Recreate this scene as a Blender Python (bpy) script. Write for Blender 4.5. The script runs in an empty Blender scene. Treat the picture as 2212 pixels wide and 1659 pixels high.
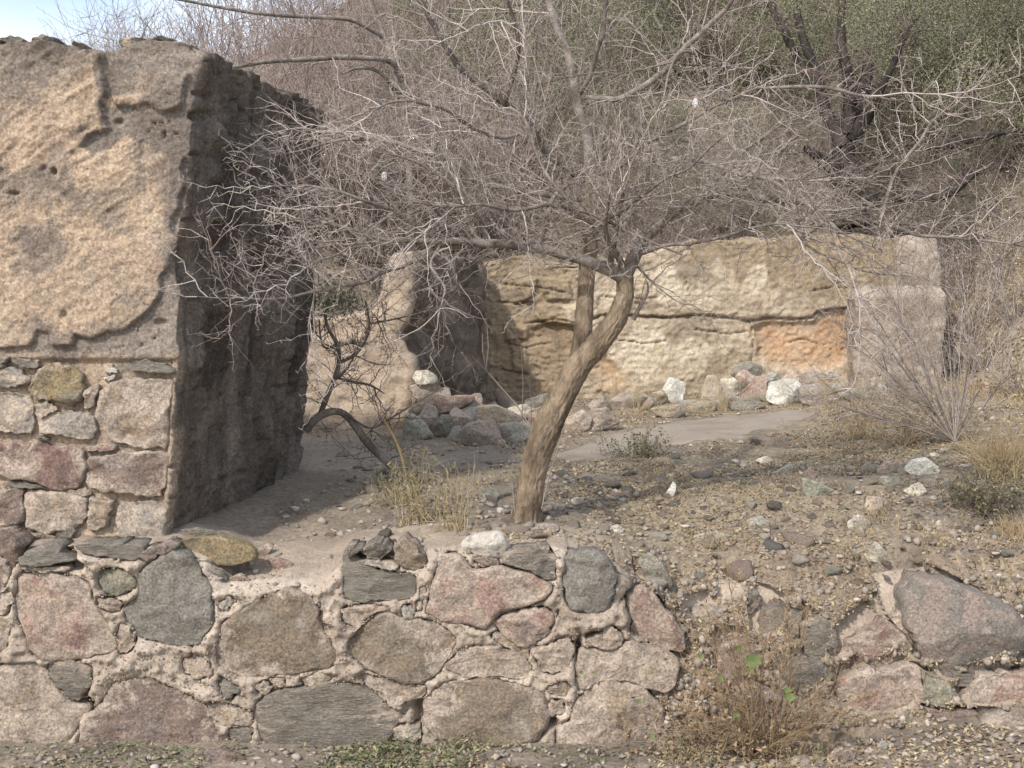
import bpy, math, random
import numpy as np
from mathutils import Vector, Matrix

random.seed(7); rng = np.random.default_rng(7)
scene = bpy.context.scene
col = scene.collection

# ------------------------------------------------------------------ camera, world, sun
FPX = 2670.0; CX = 1106.0; CY = 829.5; EYE = 1.5
PITCH = math.atan((829.5 - 675.0) / FPX)
cam_d = bpy.data.cameras.new('camera'); cam = bpy.data.objects.new('camera', cam_d); col.objects.link(cam)
cam.location = (0, 0, EYE); cam.rotation_euler = (math.pi / 2 - PITCH, 0, 0)
cam_d.sensor_width = 36; cam_d.lens = 36 * FPX / 2212.0; cam_d.clip_start = 0.05; cam_d.clip_end = 400
scene.camera = cam
SUN_EL = math.radians(41); SUN_H = Vector((0.56, 0.83)).normalized()
world = bpy.data.worlds.new('World'); scene.world = world; world.use_nodes = True
wn = world.node_tree; wn.nodes.clear()
wo = wn.nodes.new('ShaderNodeOutputWorld'); wb = wn.nodes.new('ShaderNodeBackground')
sk = wn.nodes.new('ShaderNodeTexSky'); sk.sky_type = 'NISHITA'; sk.sun_disc = False
sk.sun_elevation = SUN_EL; sk.sun_rotation = math.atan2(-SUN_H.x, -SUN_H.y)
sk.air_density = 1.0; sk.dust_density = 3.5; sk.ozone_density = 1.0; sk.altitude = 900
wb.inputs[1].default_value = 0.15
gc = wn.nodes.new('ShaderNodeTexCoord'); mpw = wn.nodes.new('ShaderNodeMapping'); mpw.inputs['Scale'].default_value = (1, 1, 3)
nz = wn.nodes.new('ShaderNodeTexNoise'); nz.inputs['Scale'].default_value = 2.2; nz.inputs['Detail'].default_value = 6
cr = wn.nodes.new('ShaderNodeValToRGB'); cr.color_ramp.elements[0].position = .38; cr.color_ramp.elements[1].position = .72
cr.color_ramp.elements[0].color = (.12, .12, .12, 1); cr.color_ramp.elements[1].color = (.75, .75, .75, 1)
mxw = wn.nodes.new('ShaderNodeMix'); mxw.data_type = 'RGBA'; mxw.inputs[7].default_value = (7.5, 7.9, 8.2, 1)
wn.links.new(gc.outputs['Generated'], mpw.inputs[0]); wn.links.new(mpw.outputs[0], nz.inputs['Vector']); wn.links.new(nz.outputs[0], cr.inputs[0])
wn.links.new(cr.outputs[0], mxw.inputs[0]); wn.links.new(sk.outputs[0], mxw.inputs[6]); wn.links.new(mxw.outputs[2], wb.inputs[0]); wn.links.new(wb.outputs[0], wo.inputs[0])
sl = bpy.data.lights.new('sun', 'SUN'); so = bpy.data.objects.new('sun', sl); col.objects.link(so)
sl.energy = 2.7; sl.angle = math.radians(2.0); sl.color = (1.0, 0.94, 0.86)
ch = math.cos(SUN_EL)
so.rotation_euler = Vector((SUN_H.x * ch, SUN_H.y * ch, -math.sin(SUN_EL))).to_track_quat('-Z', 'Y').to_euler()
so.location = (-3, -8, 8)
scene.view_settings.view_transform = 'Standard'; scene.view_settings.look = 'None'
scene.view_settings.exposure = 0.62; scene.view_settings.gamma = 1.0; scene.view_settings.use_curve_mapping = False

# ------------------------------------------------------------------ measuring helpers (photo measurement -> place in the world)
CP, SP = math.cos(PITCH), math.sin(PITCH)
def P(px, py, Y):
    px = np.asarray(px, float); py = np.asarray(py, float)
    a = (px - CX) / FPX; b = -(py - CY) / FPX
    dy = CP + b * SP; dz = -SP + b * CP
    t = Y / dy
    return np.stack([a * t, np.broadcast_to(Y, px.shape) + 0 * a, EYE + dz * t], -1)
def proj(V):
    x = V[..., 0]; y = V[..., 1]; z = V[..., 2] - EYE
    d = y * CP - z * SP; u = y * SP + z * CP
    return CX + FPX * x / d, CY - FPX * u / d

# ------------------------------------------------------------------ noise
_perm = rng.permutation(256); _perm = np.concatenate([_perm, _perm, _perm]); _val = rng.uniform(-1, 1, 256)
def vnoise(p):
    i = np.floor(p).astype(np.int64); f = p - i; f = f * f * f * (f * (f * 6 - 15) + 10); i &= 255
    X, Y, Z = i[..., 0], i[..., 1], i[..., 2]
    def h(a, b, c): return _val[_perm[_perm[_perm[(X + a) & 255] + ((Y + b) & 255)] + ((Z + c) & 255)]]
    fx, fy, fz = f[..., 0], f[..., 1], f[..., 2]
    l = lambda a, b, t: a + (b - a) * t
    return l(l(l(h(0,0,0), h(1,0,0), fx), l(h(0,1,0), h(1,1,0), fx), fy),
             l(l(h(0,0,1), h(1,0,1), fx), l(h(0,1,1), h(1,1,1), fx), fy), fz)
def fbm(p, sc, oc=4, gain=.5, seed=0., stretch=(1, 1, 1)):
    p = np.asarray(p, float) * np.array(stretch) * sc + seed * 17.3
    r = 0; a = 1; tot = 0
    for k in range(oc):
        r = r + a * vnoise(p); tot += a; a *= gain; p = p * 2.03 + 11.7
    return r / tot
def ridged(p, sc, oc=4, seed=0., stretch=(1, 1, 1)):
    p = np.asarray(p, float) * np.array(stretch) * sc + seed * 17.3
    r = 0; a = 1; tot = 0
    for k in range(oc):
        r = r + a * (1 - 2 * np.abs(vnoise(p))); tot += a; a *= .5; p = p * 2.03 + 5.1
    return r / tot
def sstep(x, a, b):
    t = np.clip((x - a) / (b - a), 0, 1); return t * t * (3 - 2 * t)
def sdpoly(px, py, poly):
    """signed distance to a polygon, negative inside"""
    px = np.asarray(px, float); py = np.asarray(py, float)
    poly = np.asarray(poly, float); d = np.full(px.shape, 1e9); ins = np.zeros(px.shape, bool)
    n = len(poly)
    for i in range(n):
        ax, ay = poly[i]; bx, by = poly[(i + 1) % n]
        ex, ey = bx - ax, by - ay
        t = np.clip(((px - ax) * ex + (py - ay) * ey) / (ex * ex + ey * ey + 1e-9), 0, 1)
        d = np.minimum(d, (px - ax - t * ex) ** 2 + (py - ay - t * ey) ** 2)
        if ay != by:
            c = ((ay > py) != (by > py)) & (px < ex * (py - ay) / (ey) + ax); ins ^= c
    d = np.sqrt(d); return np.where(ins, -d, d)

# ------------------------------------------------------------------ mesh + object helpers
def mesh_np(name, V, F, attrs=None, smooth=True):
    V = np.ascontiguousarray(V, np.float32); F = np.ascontiguousarray(F, np.int32)
    me = bpy.data.meshes.new(name)
    me.vertices.add(len(V)); me.vertices.foreach_set('co', V.ravel())
    k = F.shape[1]
    me.loops.add(F.size); me.loops.foreach_set('vertex_index', F.ravel())
    me.polygons.add(len(F)); me.polygons.foreach_set('loop_start', np.arange(0, F.size, k, dtype=np.int32))
    if smooth: me.polygons.foreach_set('use_smooth', np.ones(len(F), bool))
    me.update(calc_edges=True)
    for a, v in (attrs or {}).items():
        at = me.attributes.new(a, 'FLOAT', 'POINT'); at.data.foreach_set('value', np.ascontiguousarray(v, np.float32))
    return me
def link(name, me, mat=None, parent=None, loc=None):
    o = bpy.data.objects.new(name, me); col.objects.link(o)
    if mat is not None and me is not None and len(me.materials) == 0: me.materials.append(mat)
    if parent is not None: o.parent = parent
    if loc is not None: o.location = loc
    return o
def tag(o, label=None, cat=None, group=None, kind=None):
    if label: o['label'] = label
    if cat: o['category'] = cat
    if group: o['group'] = group
    if kind: o['kind'] = kind
    return o
def empty(name, loc, label, cat, group=None):
    o = bpy.data.objects.new(name, None); col.objects.link(o); o.location = loc; o.empty_display_size = .2
    return tag(o, label, cat, group)
def gridfaces(nr, nc, wrap=False):
    r = np.arange(nr - 1)[:, None]; c = np.arange(nc if wrap else nc - 1)[None, :]
    c2 = (c + 1) % nc
    a = r * nc + c; b = r * nc + c2; d = (r + 1) * nc + c; e = (r + 1) * nc + c2
    return np.stack([a, b, e, d], -1).reshape(-1, 4)

# ------------------------------------------------------------------ materials
def ramp(nt, stops):
    r = nt.nodes.new('ShaderNodeValToRGB'); e = r.color_ramp.elements
    while len(e) > len(stops): e.remove(e[-1])
    while len(e) < len(stops): e.new(0.5)
    for el, (p, c) in zip(e, stops): el.position = p; el.color = (*c, 1)
    return r
def make_mat(name, cols, scale=6, bump=.3, bscale=40, speck=.25, sscale=120, stretch=(1, 1, 1), mud=None,
             layer=None, rough=.95, dist=.01, tint=None, lo=.36, hi=.66, spec=.15, trans=0):
    m = bpy.data.materials.new(name); m.use_nodes = True; nt = m.node_tree; N = nt.nodes; L = nt.links
    bs = N['Principled BSDF']; bs.inputs['Roughness'].default_value = rough
    bs.inputs['Specular IOR Level'].default_value = spec
    tc = N.new('ShaderNodeTexCoord'); oi = N.new('ShaderNodeObjectInfo')
    mu = N.new('ShaderNodeMath'); mu.operation = 'MULTIPLY'; mu.inputs[1].default_value = 37.0; L.new(oi.outputs['Random'], mu.inputs[0])
    cb = N.new('ShaderNodeCombineXYZ'); L.new(mu.outputs[0], cb.inputs[0]); L.new(mu.outputs[0], cb.inputs[1])
    ad = N.new('ShaderNodeVectorMath'); ad.operation = 'ADD'; L.new(tc.outputs['Object'], ad.inputs[0]); L.new(cb.outputs[0], ad.inputs[1])
    mp = N.new('ShaderNodeMapping'); mp.inputs['Scale'].default_value = stretch; L.new(ad.outputs[0], mp.inputs[0])
    vec = mp.outputs[0]
    def noise(sc, det=6, ro=.6, di=0.0):
        n = N.new('ShaderNodeTexNoise'); n.inputs['Scale'].default_value = sc; n.inputs['Detail'].default_value = det
        n.inputs['Roughness'].default_value = ro; n.inputs['Distortion'].default_value = di; L.new(vec, n.inputs['Vector']); return n.outputs[0]
    if tint:
        at = N.new('ShaderNodeAttribute'); at.attribute_name = tint; fac = at.outputs['Fac']
        rp = ramp(nt, cols)
    else:
        fac = noise(scale, 8, .62, .6)
        k = len(cols); rp = ramp(nt, [(lo + (hi - lo) * i / max(1, k - 1), c) for i, c in enumerate(cols)])
    L.new(fac, rp.inputs[0]); c = rp.outputs[0]
    if layer:
        at = N.new('ShaderNodeAttribute'); at.attribute_name = layer[0]
        n2 = noise(layer[2], 8, .65, .4)
        rp2 = ramp(nt, [(lo + (hi - lo) * i / max(1, len(layer[1]) - 1), cc) for i, cc in enumerate(layer[1])]); L.new(n2, rp2.inputs[0])
        mx = N.new('ShaderNodeMix'); mx.data_type = 'RGBA'; L.new(at.outputs['Fac'], mx.inputs[0]); L.new(c, mx.inputs[6]); L.new(rp2.outputs[0], mx.inputs[7]); c = mx.outputs[2]
        if len(layer) > 3:
            for (an, ccols, sc2) in layer[3]:
                at = N.new('ShaderNodeAttribute'); at.attribute_name = an
                rp3 = ramp(nt, [(lo + (hi - lo) * i / max(1, len(ccols) - 1), cc) for i, cc in enumerate(ccols)]); L.new(noise(sc2, 8, .65, .4), rp3.inputs[0])
                mx = N.new('ShaderNodeMix'); mx.data_type = 'RGBA'; L.new(at.outputs['Fac'], mx.inputs[0]); L.new(c, mx.inputs[6]); L.new(rp3.outputs[0], mx.inputs[7]); c = mx.outputs[2]
    if mud:      # dried mud smeared from the joints over the stone
        at = N.new('ShaderNodeAttribute'); at.attribute_name = 'edge'
        n3 = noise(5.5, 10, .72, .8)
        a1 = N.new('ShaderNodeMath'); a1.operation = 'MULTIPLY_ADD'; L.new(at.outputs['Fac'], a1.inputs[0]); a1.inputs[1].default_value = .13; L.new(n3, a1.inputs[2])
        r3 = ramp(nt, [(mud[1], (0, 0, 0)), (mud[1] + .07, (1, 1, 1))]); L.new(a1.outputs[0], r3.inputs[0])
        mx = N.new('ShaderNodeMix'); mx.data_type = 'RGBA'; L.new(r3.outputs[0], mx.inputs[0]); L.new(c, mx.inputs[6]); rm = ramp(nt, [(.38, tuple(v * .66 for v in mud[0])), (.5, mud[0]), (.62, tuple(v * 1.18 for v in mud[0]))]); L.new(noise(16, 7, .7), rm.inputs[0]); L.new(rm.outputs[0], mx.inputs[7]); c = mx.outputs[2]
    if speck:
        n4 = noise(sscale, 3, .7)
        r4 = ramp(nt, [(.3, (1 - speck,) * 3), (.7, (1 + speck * .6,) * 3)]); L.new(n4, r4.inputs[0])
        mm = N.new('ShaderNodeMix'); mm.data_type = 'RGBA'; mm.blend_type = 'MULTIPLY'; mm.inputs[0].default_value = 1; L.new(c, mm.inputs[6]); L.new(r4.outputs[0], mm.inputs[7]); c = mm.outputs[2]
    L.new(c, bs.inputs['Base Color'])
    if bump:
        b = N.new('ShaderNodeBump'); b.inputs['Strength'].default_value = bump; b.inputs['Distance'].default_value = dist
        L.new(noise(bscale, 8, .7, .3), b.inputs['Height']); L.new(b.outputs[0], bs.inputs['Normal'])
    return m
MUD = (.42, .345, .28)
def stone_mat(name, cols, mudt=.70, **k):
    cols = [(min(.8, c_[0] * 1.07), c_[1] * 1.0, c_[2] * .90) for c_ in cols]
    cols = list(cols) + [tuple(.5 * a + .5 * b for a, b in zip(cols[-1], (.42, .36, .3)))]
    return make_mat(name, cols, scale=k.pop('scale', 7), bump=k.pop('bump', 1.0), bscale=k.pop('bscale', 40), mud=(MUD, mudt - .13), dist=.016, speck=k.pop('speck', .5), sscale=k.pop('sscale', 110), **k)
M = {}
M['pink'] = stone_mat('stone_pink', [(.22, .16, .155), (.34, .25, .225), (.38, .32, .28), (.26, .215, .205)], mudt=.67)
M['grey'] = stone_mat('stone_grey', [(.16, .156, .15), (.24, .235, .222), (.185, .185, .18)], mudt=.84)
M['dark'] = stone_mat('stone_dark', [(.15, .145, .137), (.24, .228, .21), (.18, .17, .155)], mudt=.74, stretch=(1, 1, 3))
M['slate'] = stone_mat('stone_slate', [(.155, .15, .142), (.25, .24, .222), (.19, .185, .175)], mudt=.85, stretch=(1, 1, 7), bump=.8)
M['brown'] = stone_mat('stone_brown', [(.17, .145, .12), (.25, .21, .17), (.2, .178, .155)], mudt=.70)
M['tan'] = stone_mat('stone_tan', [(.25, .21, .175), (.36, .3, .24), (.235, .21, .185)], mudt=.60)
M['mauve'] = stone_mat('stone_mauve', [(.17, .135, .125), (.25, .2, .18), (.19, .16, .155)], mudt=.70)
M['maroon'] = stone_mat('stone_maroon', [(.17, .125, .12), (.23, .165, .155), (.36, .3, .265)], mudt=.70)
M['ochre'] = stone_mat('stone_ochre', [(.18, .16, .12), (.26, .215, .135), (.22, .2, .155)], mudt=.78)
M['green'] = stone_mat('stone_green', [(.2, .2, .17), (.28, .27, .22), (.17, .18, .16)], mudt=.76)
M['pale'] = stone_mat('stone_pale', [(.33, .3, .27), (.46, .41, .36), (.27, .26, .25)], mudt=.75)
M['white'] = stone_mat('stone_white', [(.36, .36, .355), (.54, .53, .51), (.30, .30, .29)], mudt=1.2, speck=.2)
for nm_, cc_ in {'mauve': [(0.280, 0.240, 0.222), (0.392, 0.339, 0.310), (0.314, 0.287, 0.269)], 'maroon': [(0.246, 0.187, 0.175), (0.336, 0.257, 0.234), (0.403, 0.351, 0.316)], 'dark': [(0.190, 0.193, 0.181), (0.280, 0.275, 0.252), (0.224, 0.222, 0.205)],
                 'grey': [(0.269, 0.275, 0.263), (0.370, 0.374, 0.351), (0.302, 0.310, 0.292)], 'tan': [(0.336, 0.292, 0.234), (0.470, 0.409, 0.328), (0.370, 0.339, 0.292)], 'pink': [(0.358, 0.292, 0.269), (0.493, 0.421, 0.374), (0.403, 0.363, 0.328)],
                 'pale': [(0.448, 0.433, 0.386), (0.605, 0.585, 0.526), (0.381, 0.374, 0.351)], 'brown': [(0.269, 0.234, 0.199), (0.358, 0.316, 0.257), (0.302, 0.275, 0.234)], 'green': [(0.302, 0.316, 0.281), (0.403, 0.409, 0.363), (0.269, 0.287, 0.257)], 'white': [(0.515, 0.538, 0.526), (0.694, 0.714, 0.690), (0.448, 0.468, 0.456)]}.items():
    M['rubble_' + nm_] = stone_mat('rubble_' + nm_, cc_, mudt=.95)
M['greypink'] = stone_mat('stone_greypink', [(.15, .15, .148), (.22, .212, .205), (.28, .24, .228), (.2, .195, .19)], mudt=.84, scale=4)
MUDC = [(.30, .245, .195), (.41, .34, .275), (.5, .43, .355)]
M['mortar'] = make_mat('mortar_mud', MUDC, scale=5, bump=.9, bscale=30, speck=.3, sscale=110, dist=.014,
                       layer=('earth', [(.2, .155, .115), (.27, .215, .16), (.34, .27, .2)], 4))
M['mudgrit'] = make_mat('mud_grit', [(0, (.22, .175, .135)), (.6, (.32, .255, .2)), (1, (.38, .31, .25))], tint='tint', bump=0, speck=0)
M['adobe'] = make_mat('adobe_plaster', [(.19, .155, .13), (.26, .22, .185), (.33, .28, .235)], scale=3, bump=.9, bscale=48, speck=.5, sscale=95, dist=.016,
                      layer=('plaster', [(.21, .17, .14), (.32, .26, .205), (.45, .34, .245), (.52, .405, .295), (.40, .33, .265)], 5, [('darkbrown', [(.065, .053, .044), (.12, .097, .078), (.2, .163, .13)], 5)]))
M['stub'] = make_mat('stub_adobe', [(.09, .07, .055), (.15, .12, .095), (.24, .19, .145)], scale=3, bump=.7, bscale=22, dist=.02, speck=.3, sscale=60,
                     layer=('plaster', [(.36, .28, .215), (.46, .37, .28), (.38, .3, .235)], 4))  # pale layer paints the sunlit end face; dark base carries the side's shade
M['backwall'] = make_mat('back_wall_plaster', [(.25, .2, .145), (.4, .325, .235), (.5, .42, .315)], scale=3.5, bump=.8, bscale=16, dist=.02, speck=.3, sscale=50,
                     layer=('orange', [(.34, .215, .13), (.48, .32, .2), (.47, .36, .24)], 3.5,
                            [('lime', [(.44, .36, .25), (.62, .54, .42), (.42, .34, .23)], 5), ('brownmud', [(.2, .15, .10), (.3, .23, .15), (.24, .19, .14)], 3)]))
M['pillar'] = make_mat('pillar_plaster', [(.27, .215, .17), (.36, .295, .235), (.40, .34, .28)], scale=4, bump=1, bscale=16, dist=.03, lo=.42, hi=.6, speck=.4, sscale=40)
M['bark'] = make_mat('bark', [(.12, .09, .065), (.26, .2, .14), (.38, .3, .215)], scale=9, bump=1.0, bscale=34, stretch=(1, 1, .4), dist=.022, speck=.3, sscale=90)
M['limbdark'] = make_mat('limb_dark', [(.07, .058, .05), (.12, .10, .088), (.18, .155, .135)], scale=14, bump=.6, bscale=60, speck=.2)
M['barkdark'] = make_mat('bark_dark', [(.022, .019, .017), (.05, .042, .036), (.085, .07, .06)], scale=9, bump=.8, bscale=30, stretch=(1, 1, .3))
M['limb'] = make_mat('limb_bark', [(.12, .10, .085), (.21, .18, .155), (.3, .27, .24)], scale=14, bump=.6, bscale=60, speck=.2)
M['twig'] = make_mat('twig', [(0, (.11, .09, .078)), (.5, (.28, .235, .205)), (1, (.5, .44, .4))], tint='tint', bump=0, speck=0)
M['twigdark'] = make_mat('twig_dark', [(0, (.07, .055, .05)), (1, (.2, .16, .14))], tint='tint', bump=0, speck=0)
M['twigmauve'] = make_mat('twig_mauve', [(0, (.15, .115, .105)), (.5, (.25, .195, .175)), (1, (.37, .31, .28))], tint='tint', bump=0, speck=0)
M['straw'] = make_mat('straw', [(0, (.3, .21, .11)), (.5, (.42, .32, .19)), (1, (.52, .43, .28))], tint='tint', bump=0, speck=0)
M['leafgreen'] = make_mat('leaf_green', [(0, (.105, .108, .07)), (.5, (.175, .175, .11)), (1, (.26, .255, .165))], tint='tint', bump=0, speck=0)
M['leafolive'] = make_mat('leaf_olive', [(0, (.14, .137, .09)), (.5, (.22, .213, .14)), (1, (.31, .295, .2))], tint='tint', bump=0, speck=0)
M['leafweed'] = make_mat('leaf_weed', [(0, (.08, .08, .045)), (.5, (.14, .135, .075)), (1, (.24, .21, .12))], tint='tint', bump=0, speck=0)
M['deadleaf'] = make_mat('dead_leaf', [(0, (.09, .06, .045)), (.5, (.2, .135, .09)), (1, (.34, .25, .16))], tint='tint', bump=0, speck=0)
M['leafdry'] = make_mat('leaf_dry', [(0, (.17, .12, .08)), (.4, (.27, .2, .135)), (.8, (.36, .29, .18)), (1, (.42, .38, .22))], tint='tint', bump=0, speck=0)
M['bark2'] = make_mat('shrub_bark', [(.11, .09, .075), (.2, .165, .14), (.3, .255, .215)], scale=12, bump=.9, bscale=30, stretch=(1, 1, .4))
M['leaforange'] = make_mat('leaf_orange', [(0, (.36, .17, .05)), (1, (.5, .3, .1))], tint='tint', bump=0, speck=0)
M['clover'] = make_mat('clover', [(0, (.07, .085, .04)), (.45, (.12, .14, .07)), (.75, (.22, .2, .12)), (1, (.3, .25, .16))], tint='tint', bump=0, speck=0)
M['gravel'] = make_mat('gravel', [(0, (.2, .175, .15)), (.5, (.28, .24, .2)), (.9, (.37, .32, .27)), (1, (.46, .42, .38))], tint='tint', bump=0, speck=.2)
M['ground'] = make_mat('ground_dirt', [(.18, .15, .12), (.255, .21, .17), (.32, .265, .21)], scale=2.2, bump=.9, bscale=24, dist=.02, speck=.35, sscale=45,
                       layer=('litter', [(.2, .165, .12), (.29, .235, .165), (.34, .29, .2)], 6))
M['path'] = make_mat('path_dirt', [(.22, .185, .15), (.285, .24, .195), (.25, .21, .17)], scale=2.5, bump=.35, bscale=18, dist=.015, speck=.15, sscale=60)
M['stalk'] = make_mat('orange_stalk', [(0, (.2, .14, .09)), (.5, (.33, .23, .14)), (1, (.42, .32, .2))], tint='tint', bump=0, speck=0)
M['greenleaf'] = make_mat('fresh_green_leaf', [(.11, .15, .055), (.16, .2, .08)], scale=30, bump=.2, speck=.1)
M['feather'] = make_mat('white_fluff', [(.8, .8, .8), (.9, .9, .9)], bump=0, speck=0)

# ------------------------------------------------------------------ terrain
YW = 4.25                                             # front face of the low stone wall
_tx = np.array([-400, 0, 350, 440, 490, 620, 690, 735, 940, 1200, 1320, 1380, 1480, 1600, 1750, 1860, 1950, 2100, 2212, 2700.])
_ty = np.array([1190, 1188, 1178, 1215, 1262, 1262, 1262, 1225, 1190, 1190, 1222, 1265, 1300, 1290, 1300, 1330, 1290, 1262, 1290, 1300.])
_wx = P(_tx, _ty, YW)[:, 0]; _wz = P(_tx, _ty, YW)[:, 2]
def wall_top(x): return np.interp(x, _wx, _wz)
def lean(x): return .62 * sstep(x, .30, .75)
def lowground(x, y):
    p = np.stack([x, y, 0 * x], -1)
    return .10 * sstep(x, .9, 1.9) + .012 * fbm(p, 3, 3, seed=4) - .03 * np.clip(4.0 - y, 0, 9)
def H(x, y):
    x = np.asarray(x, float); y = np.asarray(y, float); p = np.stack([x, y, 0 * x], -1)
    terr = .70 + .025 * (y - 4.4) + .05 * np.clip(x - .5, 0, 9) + .015 * fbm(p, 1.3, 3, seed=1) + .012 * fbm(p, 5, 3, seed=2)
    edge = wall_top(x) + .012
    t = sstep(y, 4.35, 5.3)
    sy0 = 4.40 + .34 * lean(x)
    terr = edge * (1 - t) + terr * t
    # hillside
    s = .36 + .010 * np.clip(x, -12, 12) - .05 * sstep(-x, 3, 8)
    yh = 9.9 - 2.2 * sstep(x, 3.1, 4.2) - .4 * sstep(-x, 1.0, 2.2)
    base = np.where(x > 3.1, 0, .9 * sstep(y, yh - .2, yh + .3) * (1 - sstep(x, 2.9, 3.6)))
    hill = s * np.clip(y - yh, 0, None) + base + .25 * fbm(p, .35, 4, seed=3) * sstep(y, yh, yh + 4)
    far = 42 + 0 * x
    hill = np.where(y > far, hill - (y - far) ** 1.25 * .5, hill)
    terr = terr + hill
    st = sstep(y, sy0, sy0 + .06)
    return lowground(x, y) * (1 - st) + terr * st
def axis(a, b, h, lo, hi, gr=1.09):
    c = list(np.arange(a, b + 1e-6, h)); s = h; v = b
    while v < hi: s *= gr; v += s; c.append(v)
    s = h; v = a
    while v > lo: s *= gr; v -= s; c.insert(0, v)
    return np.array(c)
xs = axis(-2.6, 3.6, .028, -70, 80); ys = axis(3.9, 9.9, .028, -12, 130)
GX, GY = np.meshgrid(xs, ys)
GZ = H(GX, GY)
gp = np.stack([GX, GY, GZ], -1).reshape(-1, 3)
lit = np.clip(.5 + 1.3 * fbm(gp, .9, 4, seed=9), 0, 1) * sstep(gp[:, 1], 4.4, 4.8) * (0.25 + .75 * sstep(gp[:, 0] + (gp[:, 1] - 5) * .2, -.6, .9))
lit = np.maximum(lit, .75 * sstep(gp[:, 1], 9.8, 11))
near = (gp[:, 1] < 10.5)
gp[:, 2] += np.where(near, .010 * fbm(gp, 14, 3, seed=6), 0)
g = link('ground', mesh_np('ground', gp, gridfaces(len(ys), len(xs)), {'litter': lit}), M['ground']); g['kind'] = 'structure'
def Hs(x, y):
    x = np.asarray(x, float); y = np.asarray(y, float)
    yf = YW + .01 + lean(x) * wall_top(x); f = (y - yf) / (4.98 - yf)
    k = sstep(f, 0, .4); zc = (wall_top(x) * (1 - k) + H(x, np.maximum(y, 4.75)) * k) - .012
    return np.where(f > 0, np.maximum(np.where(f < 1, zc, -9), H(x, y)), H(x, y))
def raycast(px, py, y0=4.27, y1=60):
    Y = np.concatenate([np.arange(y0, 12, .01), np.arange(12, y1, .1)])
    q = P(np.full(len(Y), px), np.full(len(Y), py), Y)
    hit = np.nonzero(q[:, 2] < Hs(q[:, 0], q[:, 1]))[0]
    return q[hit[0]] if len(hit) else q[-1]
# bare trodden path, a thin sheet on the ground
pp = np.array([raycast(a, b)[:2] for a, b in [(1190, 985), (1330, 930), (1480, 905), (1640, 893), (1730, 887), (1765, 895), (1740, 915), (1600, 952), (1420, 968), (1250, 1000)]])
xs2 = np.arange(pp[:, 0].min() - .1, pp[:, 0].max() + .1, .03); ys2 = np.arange(pp[:, 1].min() - .1, pp[:, 1].max() + .1, .03)
AX, AY = np.meshgrid(xs2, ys2); q = np.stack([AX, AY, 0 * AX], -1)
sdp = sdpoly(AX, AY, pp) + .12 * fbm(q, 3, 4, seed=12)
AZ = H(AX, AY) + .010 - .03 * sstep(sdp, -.1, .02)
pv = np.stack([AX, AY, AZ], -1).reshape(-1, 3); pf = gridfaces(len(ys2), len(xs2))
keep = (sdp.reshape(-1)[pf] < .03).all(1)
pth = link('path', mesh_np('path', pv, pf[keep]), M['path']); pth['kind'] = 'structure'

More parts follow.
